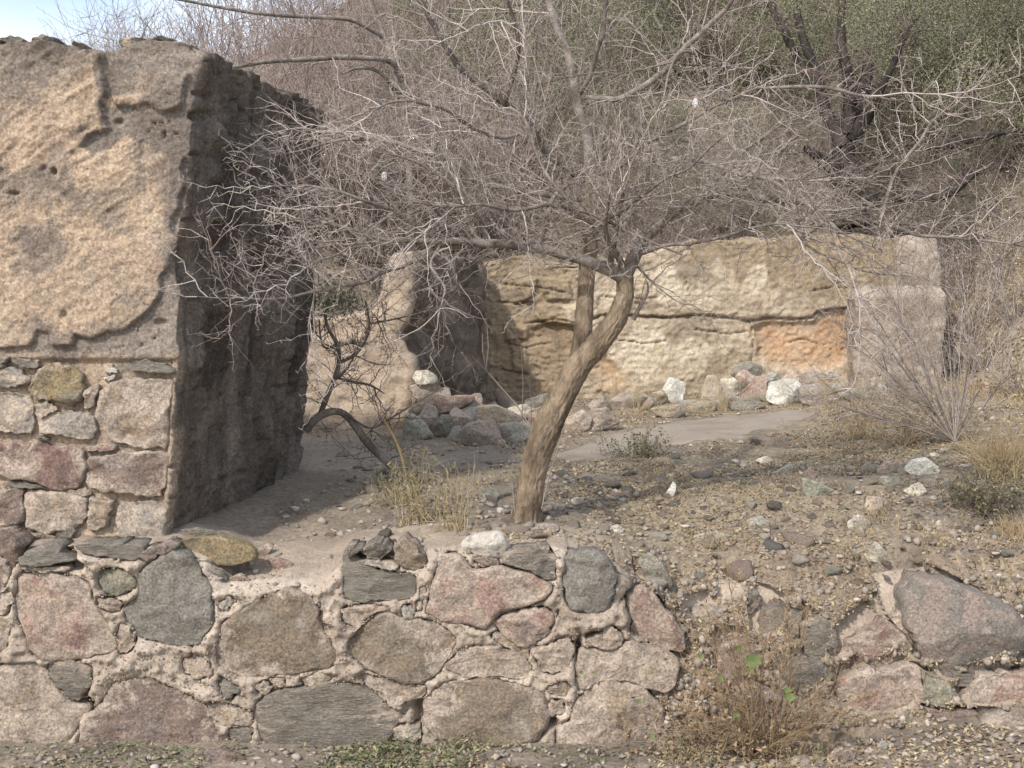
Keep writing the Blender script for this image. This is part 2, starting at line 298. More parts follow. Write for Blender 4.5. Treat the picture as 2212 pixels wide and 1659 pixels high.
# ------------------------------------------------------------------ stones
def resample(poly, n, jit=0., seed=0):
    p = np.asarray(poly, float)
    for _ in range(1):
        a = .88 * p + .12 * np.roll(p, -1, 0); b = .12 * p + .88 * np.roll(p, -1, 0)
        p = np.stack([a, b], 1).reshape(-1, 2)
    q = np.vstack([p, p[:1]]); d = np.r_[0, np.cumsum(np.hypot(*np.diff(q, axis=0).T))]
    t = np.linspace(0, d[-1], n, endpoint=False)
    o = np.stack([np.interp(t, d, q[:, 0]), np.interp(t, d, q[:, 1])], -1)
    if jit:
        c = o.mean(0); dd = (o - c) / (np.linalg.norm(o - c, axis=1, keepdims=True) + 1e-6)
        o = o + dd * (jit * fbm(np.c_[o * .11, 0 * o[:, 0] + seed], 1, 4))[:, None]
    return o
def outline_stone(poly, Y, mat, parent=None, name='stone', bulge=.03, depth=.14, solid=False, seed=0, n=52, sc=1.0, origin=None, rough=.022, jit=9):
    r = np.random.default_rng(seed + 100)
    o = resample(poly, n, jit, seed)
    W = P(o[:, 0], o[:, 1], Y); c = W.mean(0); W = c + (W - c) * (1.13 if solid else 1.035); R = np.abs(W - c)[:, [0, 2]].max()
    ts = [1.0, .975, .94, .89, .82, .73, .62, .5, .37, .23, .1]
    rings = []; edge = []
    planes = [(r.uniform(-.8, .8), r.uniform(-.8, .8), r.uniform(.55, 1.0)) for _ in range(5)]
    def height(Q, t):
        u = (Q[:, 0] - c[0]) / R; v = (Q[:, 2] - c[2]) / R
        h = bulge * (1 - t ** (9 if solid else 5)) ** .5
        for a, b, k in planes: h = np.minimum(h, bulge * (k + a * u + b * v) * (1 if t < 1 else 9))
        fade = min(1, (1 - t) * 9) * min(1, .35 + t * 1.6)
        return h + fade * (rough * fbm(Q, 10, 4, seed=seed * .37) + rough * .4 * ridged(Q, 20, 4, seed=seed * .11))
    def side(sgn, tl, dep):
        for t in tl:
            Q = c + (W - c) * t; h = height(Q, t) if sgn < 0 else dep * (1 - t ** 2.5) ** .6 + rough * fbm(Q, 9, 3, seed=seed) * (1 - t)
            Q = Q.copy(); Q[:, 1] = Y + sgn * h + (.008 if (sgn < 0 and not solid and t == 1) else 0); rings.append(Q); edge.append(np.full(n, t ** 2))
    if solid:
        bk = ts[::-1][:-1]; side(1, [bk[0]] + bk[2::2], depth)
    else:
        for k, dd in ((.90, depth), (.97, depth * .5)):
            Q = c + (W - c) * k; Q = Q.copy(); Q[:, 1] = Y + dd; rings.append(Q); edge.append(np.ones(n))
    side(-1, ts, 0)
    V = np.concatenate(rings); nr = len(rings)
    F = gridfaces(nr, n, True)
    cf = rings[-1].mean(0); cb = rings[0].mean(0)
    i0 = len(V); V = np.vstack([V, cf, cb])
    F3 = np.concatenate([F[:, [0, 1, 2]], F[:, [0, 2, 3]]])
    ar = np.arange(n); a2 = (ar + 1) % n
    F3 = np.concatenate([F3, np.stack([(nr - 1) * n + ar, (nr - 1) * n + a2, np.full(n, i0)], -1), np.stack([a2, ar, np.full(n, i0 + 1)], -1)])
    ed = np.concatenate(edge + [np.zeros(2)])
    org = np.zeros(3)
    if isinstance(origin, str): org = np.array([c[0], V[:, 1].mean(), V[:, 2].min()])
    elif origin is not None: org = np.array(origin)
    # outline runs either way round: fix the winding from the signed area
    area = np.sum(W[:, 0] * np.roll(W[:, 2], -1) - np.roll(W[:, 0], -1) * W[:, 2])
    if area < 0: F3 = F3[:, ::-1]
    ob = link(name, mesh_np(name, V - org, F3, {'edge': ed}), M[mat], parent, org if isinstance(origin, str) else None)
    return ob
def crop(ox, oy, pts): return [(ox + x / 3.0, oy + y / 3.0) for x, y in pts]
A_ = (0, 1106); B_ = (737.3, 1106); C_ = (1474.7, 1106); L_ = (0, 553); M_ = (737.3, 553); R_ = (1474.7, 553)

low = []   # (crop, material, bulge, outline)
def S(lst, cr, mat, bulge, *pts): lst.append((crop(cr[0], cr[1], pts), mat, bulge))
S(low, A_, 'mauve', .03, (-160,130),(0,120),(80,150),(140,210),(110,300),(80,370),(0,260),(-160,240))
S(low, A_, 'mauve', .03, (-160,270),(0,262),(50,310),(80,380),(60,440),(0,520),(-160,500))
S(low, A_, 'slate', .05, (130,300),(200,240),(300,200),(380,220),(440,280),(500,310),(330,335),(220,350),(150,330))
S(low, A_, 'pale', .015, (130,345),(220,358),(440,345),(450,378),(300,383),(130,372))
S(low, A_, 'slate', .04, (485,205),(700,195),(940,210),(930,270),(870,310),(640,285),(510,255))
S(low, A_, 'mauve', .045, (940,250),(1070,190),(1130,235),(1030,285),(960,330),(915,300))
S(low, A_, 'pink', .045, (110,390),(300,390),(500,425),(590,480),(610,600),(680,700),(755,830),(750,900),(640,925),(520,950),(380,964),(250,950),(195,890),(165,770),(110,690),(98,560))
S(low, A_, 'green', .03, (640,420),(680,370),(790,370),(895,430),(860,510),(780,530),(700,530),(650,470))
S(low, A_, 'grey', .06, (905,400),(960,340),(1040,285),(1130,240),(1200,275),(1280,360),(1350,470),(1385,600),(1390,720),(1330,800),(1290,865),(1150,855),(1020,830),(900,800),(870,730),(820,710),(800,630),(860,580),(920,545),(900,480))
S(low, A_, 'brown', .05, (1430,740),(1480,680),(1600,620),(1750,525),(1900,500),(2040,560),(2060,640),(2060,720),(2150,850),(2190,920),(2150,1000),(1980,1030),(1850,1040),(1700,1060),(1560,1070),(1425,1010),(1392,960),(1405,860),(1440,800))
S(low, A_, 'pale', .03, (1410,600),(1500,545),(1530,580),(1480,625),(1430,645))
S(low, A_, 'tan', .05, (-200,980),(0,985),(150,975),(280,980),(295,1060),(370,1160),(450,1230),(585,1255),(560,1320),(500,1390),(470,1450),(310,1550),(150,1555),(-200,1555))
S(low, A_, 'dark', .035, (300,975),(500,962),(590,1000),(605,1100),(555,1180),(480,1225),(390,1145),(330,1080))
S(low, A_, 'mauve', .055, (520,1400),(560,1310),(640,1270),(730,1130),(830,1085),(1000,1075),(1200,1180),(1330,1230),(1400,1400),(1430,1480),(1400,1530),(1250,1560),(1100,1600),(900,1640),(600,1640),(530,1520))
S(low, A_, 'dark', .045, (1665,1250),(1720,1185),(1850,1145),(2000,1130),(2150,1112),(2340,1115),(2440,1190),(2600,1290),(2560,1420),(2470,1530),(2300,1560),(2000,1545),(1800,1515),(1700,1470),(1665,1350))
S(low, A_, 'slate', .03, (1410,1110),(1440,1050),(1560,1140),(1500,1220),(1470,1200))
S(low, A_, 'dark', .04, (1480,1400),(1600,1370),(1650,1400),(1620,1500),(1500,1490))
S(low, A_, 'tan', .02, (1660,1120),(1720,1085),(1770,1130),(1735,1172),(1680,1165))
S(low, A_, 'tan', .02, (1740,1080),(1850,1070),(1840,1120),(1785,1135))
S(low, A_, 'pale', .02, (1950,1090),(2050,1040),(2170,1060),(2080,1130),(1980,1120))
S(low, A_, 'tan', .03, (-160,700),(30,705),(70,760),(60,860),(0,905),(-160,900))
S(low, A_, 'pale', .02, (-60,550),(0,545),(75,490),(85,560),(60,665),(-60,660))
S(low, A_, 'tan', .03, (780,720),(850,740),(880,820),(850,900),(780,920),(770,820))
S(low, A_, 'tan', .035, (1180,960),(1280,920),(1370,970),(1380,1050),(1290,1080),(1200,1040))
S(low, A_, 'tan', .03, (1330,1240),(1430,1230),(1550,1260),(1640,1300),(1640,1380),(1480,1380),(1400,1350))
S(low, A_, 'tan', .035, (640,550),(740,560),(800,590),(780,640),(700,640),(640,610))
S(low, B_, 'slate', .05, (10,290),(60,262),(160,345),(300,385),(485,405),(488,520),(440,570),(300,570),(160,580),(20,560),(10,430))
S(low, B_, 'dark', .05, (135,240),(250,180),(330,240),(270,285),(170,305))
S(low, B_, 'brown', .06, (350,200),(420,165),(480,210),(550,300),(520,370),(400,360),(345,290))
S(low, B_, 'dark', .04, (20,225),(70,205),(130,232),(110,270),(30,285))
S(low, B_, 'pale', .03, (100,315),(250,300),(360,330),(380,370),(240,358),(150,335))
S(low, B_, 'pink', .05, (640,290),(740,270),(820,320),(850,380),(1000,340),(1200,385),(1365,460),(1370,510),(1300,570),(1150,615),(1010,640),(970,735),(910,765),(800,720),(700,710),(545,650),(570,560),(600,420))
S(low, B_, 'pink', .045, (985,710),(1050,660),(1180,625),(1330,620),(1380,690),(1340,800),(1250,850),(1200,868),(1100,850),(1040,785))
S(low, B_, 'mauve', .035, (850,305),(930,282),(1030,310),(1020,345),(880,340))
S(low, B_, 'dark', .055, (1090,240),(1330,225),(1390,290),(1385,420),(1350,438),(1200,372),(1050,325),(1050,270))
S(low, B_, 'grey', .06, (1470,270),(1550,255),(1680,265),(1740,310),(1785,420),(1770,520),(1740,620),(1690,655),(1560,650),(1490,620),(1450,540),(1440,420),(1450,320))
S(low, B_, 'brown', .05, (180,700),(250,640),(330,645),(400,695),(500,685),(620,715),(755,825),(700,930),(620,1055),(560,1095),(470,1118),(330,1075),(200,1035),(65,935),(35,850),(90,780))
S(low, B_, 'brown', .07, (540,1230),(600,1140),(720,1095),(860,1085),(1000,1080),(1200,1130),(1315,1180),(1338,1280),(1328,1400),(1270,1470),(1130,1510),(950,1540),(780,1540),(640,1480),(540,1370))
S(low, B_, 'pale', .05, (330,1430),(380,1372),(500,1380),(530,1450),(480,1480),(360,1470))
S(low, B_, 'tan', .05, (1400,1400),(1490,1340),(1520,1210),(1640,1110),(1800,1085),(1985,1150),(2100,1300),(2080,1450),(1990,1570),(1700,1590),(1450,1570),(1392,1480))
S(low, B_, 'tan', .04, (1595,820),(1750,725),(1828,790),(1815,865),(1720,885),(1640,865))
S(low, B_, 'maroon', .05, (1840,540),(1950,470),(2080,600),(2200,750),(2240,905),(2120,900),(1990,848),(1860,800),(1890,720),(1850,630))
S(low, B_, 'tan', .045, (1540,900),(1620,868),(1730,900),(1845,838),(2000,885),(2180,945),(2200,1040),(2120,1180),(1990,1135),(1800,1075),(1640,1100),(1530,1170),(1512,1030))
S(low, B_, 'tan', .035, (1230,885),(1330,858),(1480,795),(1508,850),(1500,940),(1440,1035),(1350,1055),(1280,1000))
S(low, B_, 'tan', .03, (1320,1140),(1450,1085),(1490,1130),(1450,1192),(1360,1178))
S(low, B_, 'tan', .02, (1345,1212),(1438,1205),(1448,1300),(1345,1325))
S(low, B_, 'tan', .03, (660,1000),(760,900),(900,860),(1040,880),(1180,930),(1240,1010),(1180,1090),(1000,1060),(800,1070))
S(low, B_, 'pale', .025, (400,600),(460,592),(470,680),(420,698),(382,650))
S(low, B_, 'pale', .02, (482,572),(528,572),(525,640),(482,640))
S(low, B_, 'pale', .02, (505,482),(548,474),(553,558),(512,566))
S(low, B_, 'tan', .03, (130,1040),(330,1095),(460,1135),(560,1115),(550,1190),(430,1220),(330,1270),(280,1180),(160,1120))
S(low, B_, 'tan', .03, (1150,790),(1230,880),(1210,950),(1080,880),(960,800),(1000,770),(1060,790))
S(low, B_, 'tan', .03, (100,600),(220,600),(330,620),(230,640),(150,700),(90,760),(0,700),(0,620))
S(low, C_, 'dark', .05, (330,560),(400,500),(480,510),(510,570),(490,640),(400,690),(325,700))
S(low, C_, 'pale', .03, (60,640),(180,620),(290,660),(300,740),(180,780),(70,740))
S(low, C_, 'slate', .05, (510,640),(640,590),(775,640),(770,700),(740,800),(600,900),(500,850))
S(low, C_, 'dark', .05, (785,720),(900,690),(1005,770),(1005,940),(995,1040),(860,955),(760,875))
S(low, C_, 'dark', .04, (640,1060),(760,965),(900,970),(990,1055),(940,1165),(780,1200),(650,1140))
S(low, C_, 'maroon', .05, (1020,920),(1100,830),(1240,750),(1330,708),(1420,780),(1500,890),(1400,965),(1300,1020),(1200,975),(1050,1040),(1012,980))
S(low, C_, 'pink', .04, (1060,1065),(1200,1000),(1300,1045),(1500,992),(1538,1015),(1548,1290),(1400,1335),(1200,1345),(1050,1265),(985,1175))
S(low, C_, 'green', .05, (1562,1035),(1680,1085),(1765,1170),(1758,1240),(1730,1298),(1640,1268),(1562,1238))
S(low, C_, 'slate', .035, (1685,1048),(1880,1052),(1870,1118),(1780,1128))
S(low, C_, 'pink', .045, (1800,1200),(1950,1065),(2030,1045),(2320,1045),(2340,1230),(2050,1288),(1850,1270))
S(low, C_, 'tan', .03, (1410,640),(1440,720),(1500,870),(1495,880),(1430,790),(1350,700))
S(low, C_, 'mauve', .04, (240,860),(420,830),(520,920),(500,1080),(340,1160),(220,1050))
S(low, C_, 'tan', .04, (300,1200),(450,1130),(620,1180),(640,1330),(480,1420),(310,1370))
S(low, C_, 'mauve', .03, (1560,1270),(1720,1310),(1860,1290),(2000,1310),(1950,1370),(1700,1380))
big_c6 = crop(*C_, [(1430,570),(1520,450),(1560,430),(1750,450),(1950,530),(2130,620),(2220,760),(2200,860),(2080,980),(1950,1035),(1750,1030),(1580,1008),(1540,940),(1500,860),(1440,700)])

def ico(sub):
    import bmesh
    bm = bmesh.new(); bmesh.ops.create_icosphere(bm, subdivisions=sub, radius=1)
    V = np.array([v.co[:] for v in bm.verts]); F = np.array([[v.index for v in f.verts] for f in bm.faces]); bm.free(); return V, F
IV, IF = ico(3); IV2, IF2 = ico(1); IV4, IF4 = ico(2)
# low wall: mortar body (grid) with recessed joints round every stone
wroot = empty('low_stone_wall', (0, YW + .2, 0), 'long low wall of mixed pink, grey and brown fieldstones in pale mud along the foreground', 'wall')
wl = np.array(wroot.location)
xs3 = np.concatenate([np.arange(-3.4, -1.9, .06), np.arange(-1.9, 1.95, .0072), np.arange(1.95, 3.4, .06)])
NR = 104
zt = wall_top(xs3); w = np.linspace(0, 1, NR)
V = []
Xg = np.broadcast_to(xs3, (NR, len(xs3))); Zg = -.12 + (zt[None, :] + .12) * w[:, None]
Pg = np.stack([Xg, np.full_like(Xg, YW), Zg], -1)
px_, py_ = proj(Pg); sd = np.full(Xg.shape, 1e9)
for poly, mname, bl in low + [(big_c6, '', 0)]:
    pa = np.array(poly); mnx, mny = pa.min(0) - 40; mxx, mxy = pa.max(0) + 40
    m_ = (px_ > mnx) & (px_ < mxx) & (py_ > mny) & (py_ < mxy)
    if m_.any(): sd[m_] = np.minimum(sd[m_], sdpoly(px_[m_], py_[m_], resample(poly, 40)))
sdm = sd / FPX * YW
crev = sstep(fbm(Pg, 6, 3, seed=27), -.05, .35)
out = .034 * sstep(sdm, .001, .011) * crev + .034 * (1 - crev) - .030 + .024 * fbm(Pg, 9, 5, seed=21) + .026 * ridged(Pg, 15, 6, seed=22) * sstep(sdm, .0, .02)
cr = ridged(Pg + .05 * fbm(Pg, 6, 3, seed=24)[..., None], 4.5, 2, seed=25); out -= .03 * sstep(cr, .84, .93)
out += .012 * ridged(Pg, 34, 3, seed=28) + .014 * np.abs(fbm(Pg, 12, 4, seed=29))
out = np.where(sdm < 0, -.05, out)
for hx, hy, rx, ry in [(905, 1525, 22, 16), (1192, 1560, 12, 10), (855, 1590, 30, 22), (905, 1555, 12, 20), (165, 1222, 16, 10), (187, 1520, 14, 12), (1750, 1520, 30, 12), (1250, 1400, 7, 26), (1275, 1375, 12, 9)]:
    out -= .10 * np.exp(-(((px_ - hx) / rx) ** 2 + ((py_ - hy) / ry) ** 2))
out -= .05 * sstep(w[:, None], .93, 1.0) ** 2
earth = sstep(Pg[..., 0] + .12 * fbm(Pg, 4, 4, seed=31), .30, .55) * sstep(sdm, -.002, .006)
out = out + earth * (.035 * fbm(Pg, 5, 5, seed=36) + .02 * ridged(Pg, 12, 4, seed=37))
Pg = Pg.copy(); Pg[..., 1] += lean(Pg[..., 0]) * np.clip(Pg[..., 2], 0, 1) - out
rows = [Pg]
top = Pg[-1]
for k in range(1, 13):
    f = k / 12; yy = top[:, 1] * (1 - f) + 4.98 * f
    zz = np.maximum(top[:, 2] * (1 - sstep(f, 0, .4)) + H(xs3, np.maximum(yy, 4.75)) * sstep(f, 0, .4), 0) - .02 * sstep(f, .5, 1)
    q = np.stack([xs3, yy, zz], -1); q[:, 2] += .012 * fbm(q, 16, 3, seed=30) * (1 - f)
    rows.append(q[None])
body = np.concatenate(rows).reshape(-1, 3)
eatt = np.concatenate([earth.reshape(-1), np.tile(.35 + .65 * sstep(xs3, .1, .5), 12)])
link('mortar', mesh_np('mortar', body - wl, gridfaces(NR + 12, len(xs3)), {'earth': eatt}), M['mortar'], wroot)
def grit_on(name, Vs, n, s0, s1, mat, parent, label=None, org=(0, 0, 0), flat=1., p=None):
    idx = rng.choice(len(Vs), n, p=p); pos = Vs[idx] + rng.normal(size=(n, 3)) * .004; sz = s0 + (s1 - s0) * rng.uniform(0, 1, n) ** 2.5
    b = IV2[None] * (1 + .3 * rng.uniform(-1, 1, (n, len(IV2), 1))) * rng.uniform(.5, 1.3, (n, 1, 3)) * sz[:, None, None] + pos[:, None]
    F = IF2[None] + (np.arange(n) * len(IV2))[:, None, None]
    o = link(name, mesh_np(name, b.reshape(-1, 3) - np.array(org), F.reshape(-1, 3), {'tint': np.repeat(rng.uniform(0, 1, n), len(IV2))}, smooth=False), M[mat], parent); o['kind'] = 'stuff'
    return o
front = Pg.reshape(-1, 3); okv = (sdm.reshape(-1) > .003) & (front[:, 2] > 0) & (np.abs(front[:, 0]) < 2.1)
grit_on('grit', front[okv & (front[:, 0] < .6)], 4000, .0012, .005, 'mudgrit', wroot, org=wl)
ef = body[(eatt > .5) & (body[:, 0] < 2.1) & (body[:, 2] > .05)]
grit_on('grit', ef, 2600, .003, .016, 'gravel', wroot, org=wl)
edge_face = ef
for i, (poly, mname, bl) in enumerate(low):
    cz_ = P(np.mean([q[0] for q in poly]), np.mean([q[1] for q in poly]), YW); Yi = YW + float(lean(cz_[0]) * max(cz_[2], 0))
    outline_stone(poly, Yi - (.02 if Yi > YW + .02 else 0), mname, wroot, 'stone', bulge=bl * .62, depth=.13, seed=i, origin=wl)
outline_stone(big_c6, YW + .20, 'greypink', wroot, 'stone', bulge=.13, depth=.24, seed=90, origin=wl, n=70)

# ------------------------------------------------------------------ generic ruined wall with a closed footprint
def ring_wall(loop, ds, zb, ztf, disp, nrow, name, mat, parent, attrs=None, caprows=14, capnoise=.02, smoothc=5, centre=None):
    pts = []; eid = []
    n = len(loop)
    for i in range(n):
        a = np.array(loop[i], float); b = np.array(loop[(i + 1) % n], float); k = max(2, int(np.linalg.norm(b - a) / ds[i]))
        for j in range(k): pts.append(a + (b - a) * j / k); eid.append(i)
    p = np.array(pts); eid = np.array(eid)
    for _ in range(smoothc): p = .25 * np.roll(p, 1, 0) + .5 * p + .25 * np.roll(p, -1, 0)
    tg = np.roll(p, -1, 0) - np.roll(p, 1, 0); tg /= np.linalg.norm(tg, axis=1, keepdims=True) + 1e-9
    nm = np.stack([tg[:, 1], -tg[:, 0]], -1)
    for _ in range(4): nm = .25 * np.roll(nm, 1, 0) + .5 * nm + .25 * np.roll(nm, -1, 0)
    nm /= np.linalg.norm(nm, axis=1, keepdims=True)
    ztop = ztf(p); w = np.linspace(0, 1, nrow)[:, None]
    Z = zb + (ztop[None] - zb) * w
    Q = np.stack([np.broadcast_to(p[:, 0], Z.shape), np.broadcast_to(p[:, 1], Z.shape), Z], -1).copy()
    N3 = np.broadcast_to(np.c_[nm, 0 * nm[:, 0]], Q.shape)
    off, shift = disp(Q, N3, np.broadcast_to(eid, Z.shape), w)
    Q = Q + N3 * off[..., None] + shift
    c = np.array(centre) if centre is not None else p.mean(0)
    rows = [Q]
    top = Q[-1]
    for k in range(1, caprows + 1):
        f = (k / caprows) ** 1.6; q = top.copy(); q[:, 0] += (c[0] - q[:, 0]) * f * .97; q[:, 1] += (c[1] - q[:, 1]) * f * .97
        zc = ztf(q[:, :2]); q[:, 2] = top[:, 2] * (1 - min(1, f * 4)) + zc * min(1, f * 4) + capnoise * (fbm(q, 7, 4, seed=5) * 1.2 + .35) * min(1, f * 14)
        rows.append(q[None])
    V = np.concatenate(rows).reshape(-1, 3)
    at = attrs(V) if attrs else None
    return link(name, mesh_np(name, V - np.array(parent.location), gridfaces(nrow + caprows, len(p), True), at), mat, parent)

# ---- tall adobe wall on stone footing, left
YT = 4.42
troot = empty('tall_adobe_wall', (-2, 5.2, .65), 'tall thick ruined adobe wall on a stone footing at the left, tan plaster peeling off its front', 'wall')
tl = np.array(troot.location)
prof_y = np.array([60, 110, 200, 300, 450, 540, 580, 640, 780, 830, 960, 1060, 1165, 1300.]); prof_x = np.array([436, 430, 416, 408, 398, 384, 386, 390, 382, 372, 366, 362, 348, 340.])
pz = P(prof_x, prof_y, YT); zk = pz[::-1, 2]; xk = pz[::-1, 0] + 1.20
plaster1 = [(-400,60),(160,60),(162,110),(200,117),(207,165),(217,200),(207,227),(217,277),(177,290),(167,320),(200,333),(240,322),(276,292),(300,305),(333,317),(370,337),(367,367),(373,400),(363,427),(367,450),(353,473),(360,500),(383,520),(400,523),
            (368,555),(363,573),(340,603),(333,643),(313,676),(293,696),(267,713),(227,720),(200,735),(157,713),(155,745),(115,748),(110,712),(83,712),(72,745),(60,752),(-400,752)]
plaster2 = [(213,213),(283,200),(297,160),(358,163),(352,187),(353,230),(333,240),(293,238),(290,227),(233,232)]
pits = [(97,365,8,8),(119,372,6,8),(30,418,18,3.5),(290,283,3,3),(303,266,3,2.5),(322,290,3,10),(345,288,5,2.5),(140,680,7,9),(340,697,14,8),
        (300,263,2.5,2.5),(315,263,2.5,2.5),(330,262,2.5,2.5),(300,748,2,2),(265,747,2,2),(330,730,3,3),(303,745,3,3),(235,262,8,6)]
bigpits = [(398,565,26,34),(475,380,9,24),(547,572,9,22),(555,600,10,18),(440,410,12,26),(445,520,12,30),(430,340,14,30),(390,250,18,10),(370,100,30,14)]
def tall_top(p):
    x = p[:, 0]; y = p[:, 1]; q = np.stack([x, y, 0 * x], -1)
    z = 2.435 + .022 * fbm(q, 4, 4, seed=41) + .02 * fbm(q, 14, 2, seed=44)
    z += .015 * np.exp(-((x + 1.34) / .14) ** 2) * (y < 4.8)
    z -= .025 * np.exp(-((x + 1.46) / .05) ** 2) * (y < 4.8)
    return z
FAR = [(190,705),(250,700),(400,692),(600,682),(800,678),(860,690),(940,668),(1040,672),(1200,665)]
def tall_disp(Q, N3, eid, w):
    px, py = proj(Q); fr = (eid <= 1)
    off = .016 * fbm(Q, 2.2, 3, seed=51) + .006 * fbm(Q, 8, 4, seed=52) + .004 * ridged(Q, 24, 4, seed=54) + .0035 * fbm(Q, 70, 2, seed=67)
    # front plaster skin, eroded diagonally
    s1 = np.minimum(sdpoly(px, py, plaster1), sdpoly(px, py, plaster2)) + 9 * fbm(Q, 13, 4, seed=55)
    pl = sstep(-s1, -1.2, 2.2) * fr
    off = off * np.where(fr, .9, 1.6) + pl * .022
    q2 = Q.copy(); q2[..., 2] = Q[..., 2] * .9 - Q[..., 0] * .6
    off += pl * (.012 * ridged(q2, 9, 6, seed=56, stretch=(1, 1, 2.6)) * (.4 + sstep(fbm(Q, 2.5, 3, seed=66), -.3, .4)) - .004 + .005 * fbm(Q, 45, 3, seed=57))
    for hx, hy, rx, ry in pits: off -= fr * .020 * np.exp(-((((px - hx) / rx) ** 2 + ((py - hy) / ry) ** 2)) ** 2)
    for hx, hy, rx, ry in bigpits: off -= (.095 if hx == 398 else .06) * np.exp(-(((px - hx) / rx) ** 2 + ((py - hy) / ry) ** 2))
    en = (eid == 2)      # end face: vertical runnels and clods
    off += en * (.022 * ridged(Q, 9, 5, seed=58, stretch=(1, 1, .16)) + .022 * fbm(Q, 16, 4, seed=59, stretch=(1, 1, .4)) - .02 * sstep(ridged(Q, 9, 2, seed=60), .6, .9))
    # stone footing zone sits slightly back so the stones stand proud
    foot = fr * sstep(py, 770, 785); off = off * (1 - .5 * foot) - .022 * foot
    # leaning, wavering corner
    sx = np.interp(Q[..., 2], zk, xk)
    near = sstep(Q[..., 0], -1.7, -1.2)
    shift = np.zeros_like(Q); shift[..., 0] = sx * np.where(Q[..., 1] < 6.3, near, 0)
    return off, shift
def tall_attr(V):
    px, py = proj(V); s1 = np.minimum(sdpoly(px, py, plaster1), sdpoly(px, py, plaster2)) + 9 * fbm(V, 13, 4, seed=55)
    pl = sstep(-s1, -1, 2) * (V[:, 1] < YT + .09) * (V[:, 2] < 2.44)
    pl = pl * (.72 + .28 * sstep(fbm(V, 3, 4, seed=47), -.25, .15)); pl = pl * (1 - .75 * sstep(V[:, 2] + .25 * fbm(V, 5, 4, seed=61), 2.28, 2.42))
    st = sstep(-(py - 765), -8, 8); foot = (V[:, 1] < YT + .09) * (1 - st)
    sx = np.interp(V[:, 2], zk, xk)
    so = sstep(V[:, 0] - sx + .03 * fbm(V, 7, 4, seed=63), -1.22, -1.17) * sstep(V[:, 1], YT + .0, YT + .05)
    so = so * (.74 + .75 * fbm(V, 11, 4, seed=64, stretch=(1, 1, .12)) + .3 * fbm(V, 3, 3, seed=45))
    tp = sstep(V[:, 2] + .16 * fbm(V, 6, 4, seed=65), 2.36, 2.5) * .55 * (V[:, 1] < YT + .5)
    return {'plaster': np.clip(pl + .8 * foot, 0, 1), 'darkbrown': np.clip(np.maximum(so, tp), 0, .92)}  # darker brown, streaked over the end face and fainter along the top
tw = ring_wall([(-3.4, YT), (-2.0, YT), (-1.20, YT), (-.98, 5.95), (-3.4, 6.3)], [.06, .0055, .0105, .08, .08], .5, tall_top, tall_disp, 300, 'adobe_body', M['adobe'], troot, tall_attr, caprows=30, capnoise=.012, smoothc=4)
tv = np.zeros(len(tw.data.vertices) * 3, np.float32); tw.data.vertices.foreach_get('co', tv); tv = tv.reshape(-1, 3) + tl
tv = tv[(tv[:, 0] > -2.1) & (tv[:, 1] < 4.5) & (tv[:, 2] > .65)]
grit_on('grit', tv, 1800, .001, .0035, 'mudgrit', troot, org=tl)
foot = []
S(foot, L_, 'dark', .035, (-150,630),(60,650),(60,690),(0,740),(-150,740))
S(foot, L_, 'dark', .035, (80,665),(120,650),(260,670),(240,720),(170,730),(88,692))
S(foot, L_, 'ochre', .05, (215,790),(270,730),(350,700),(460,720),(530,770),(560,860),(540,930),(470,972),(370,948),(230,928),(192,860))
S(foot, L_, 'pale', .03, (-150,730),(100,722),(192,790),(185,830),(90,850),(-150,840))
S(foot, L_, 'pale', .035, (-150,905),(90,885),(190,905),(212,980),(222,1138),(100,1143),(-150,1135))
S(foot, L_, 'tan', .02, (228,952),(350,952),(358,1000),(270,1042),(230,1042))
S(foot, L_, 'pale', .04, (240,1060),(330,1012),(450,1002),(598,1022),(618,1100),(598,1180),(500,1192),(400,1162),(242,1148))
S(foot, L_, 'white', .02, (662,752),(720,692),(768,758))
S(foot, L_, 'white', .02, (658,782),(738,767),(733,795),(667,799))
S(foot, L_, 'tan', .035, (640,890),(700,822),(830,802),(1000,800),(1118,792),(1105,900),(1088,1010),(1093,1236),(900,1236),(760,1212),(700,1188),(622,1050))
S(foot, L_, 'slate', .055, (860,680),(950,670),(1138,720),(1138,770),(960,750),(850,735))
S(foot, L_, 'maroon', .04, (-150,1205),(150,1205),(400,1232),(510,1245),(540,1290),(536,1478),(480,1508),(340,1512),(270,1478),(200,1458),(80,1448),(0,1410),(-150,1410))
S(foot, L_, 'mauve', .045, (560,1300),(700,1295),(800,1265),(1060,1265),(1105,1330),(1062,1480),(1040,1555),(870,1552),(700,1528),(552,1488))
S(foot, L_, 'pink', .02, (548,1238),(700,1215),(768,1230),(730,1258),(562,1262))
S(foot, L_, 'slate', .02, (60,1460),(200,1464),(310,1500),(200,1505),(50,1490))
S(foot, L_, 'tan', .03, (432,1520),(568,1503),(578,1550),(432,1553))
S(foot, L_, 'mauve', .03, (-150,1505),(148,1505),(152,1600),(158,1700),(100,1760),(-150,1770))
S(foot, L_, 'tan', .035, (165,1515),(400,1525),(560,1562),(566,1660),(520,1750),(340,1800),(168,1760))
S(foot, L_, 'tan', .03, (585,1565),(735,1582),(725,1660),(690,1760),(570,1778),(578,1660))
S(foot, L_, 'pale', .04, (755,1592),(1078,1602),(1082,1700),(1060,1845),(1000,1855),(800,1828),(742,1750))
S(foot, L_, 'dark', .025, (372,1742),(470,1733),(488,1780),(458,1845),(372,1828))
S(foot, L_, 'slate', .02, (230,1160),(330,1182),(320,1203),(250,1195))
S(foot, L_, 'mauve', .03, (165,1790),(360,1810),(360,1870),(250,1880),(170,1850))
S(foot, L_, 'tan', .03, (560,850),(640,830),(620,960),(560,1000),(540,960))
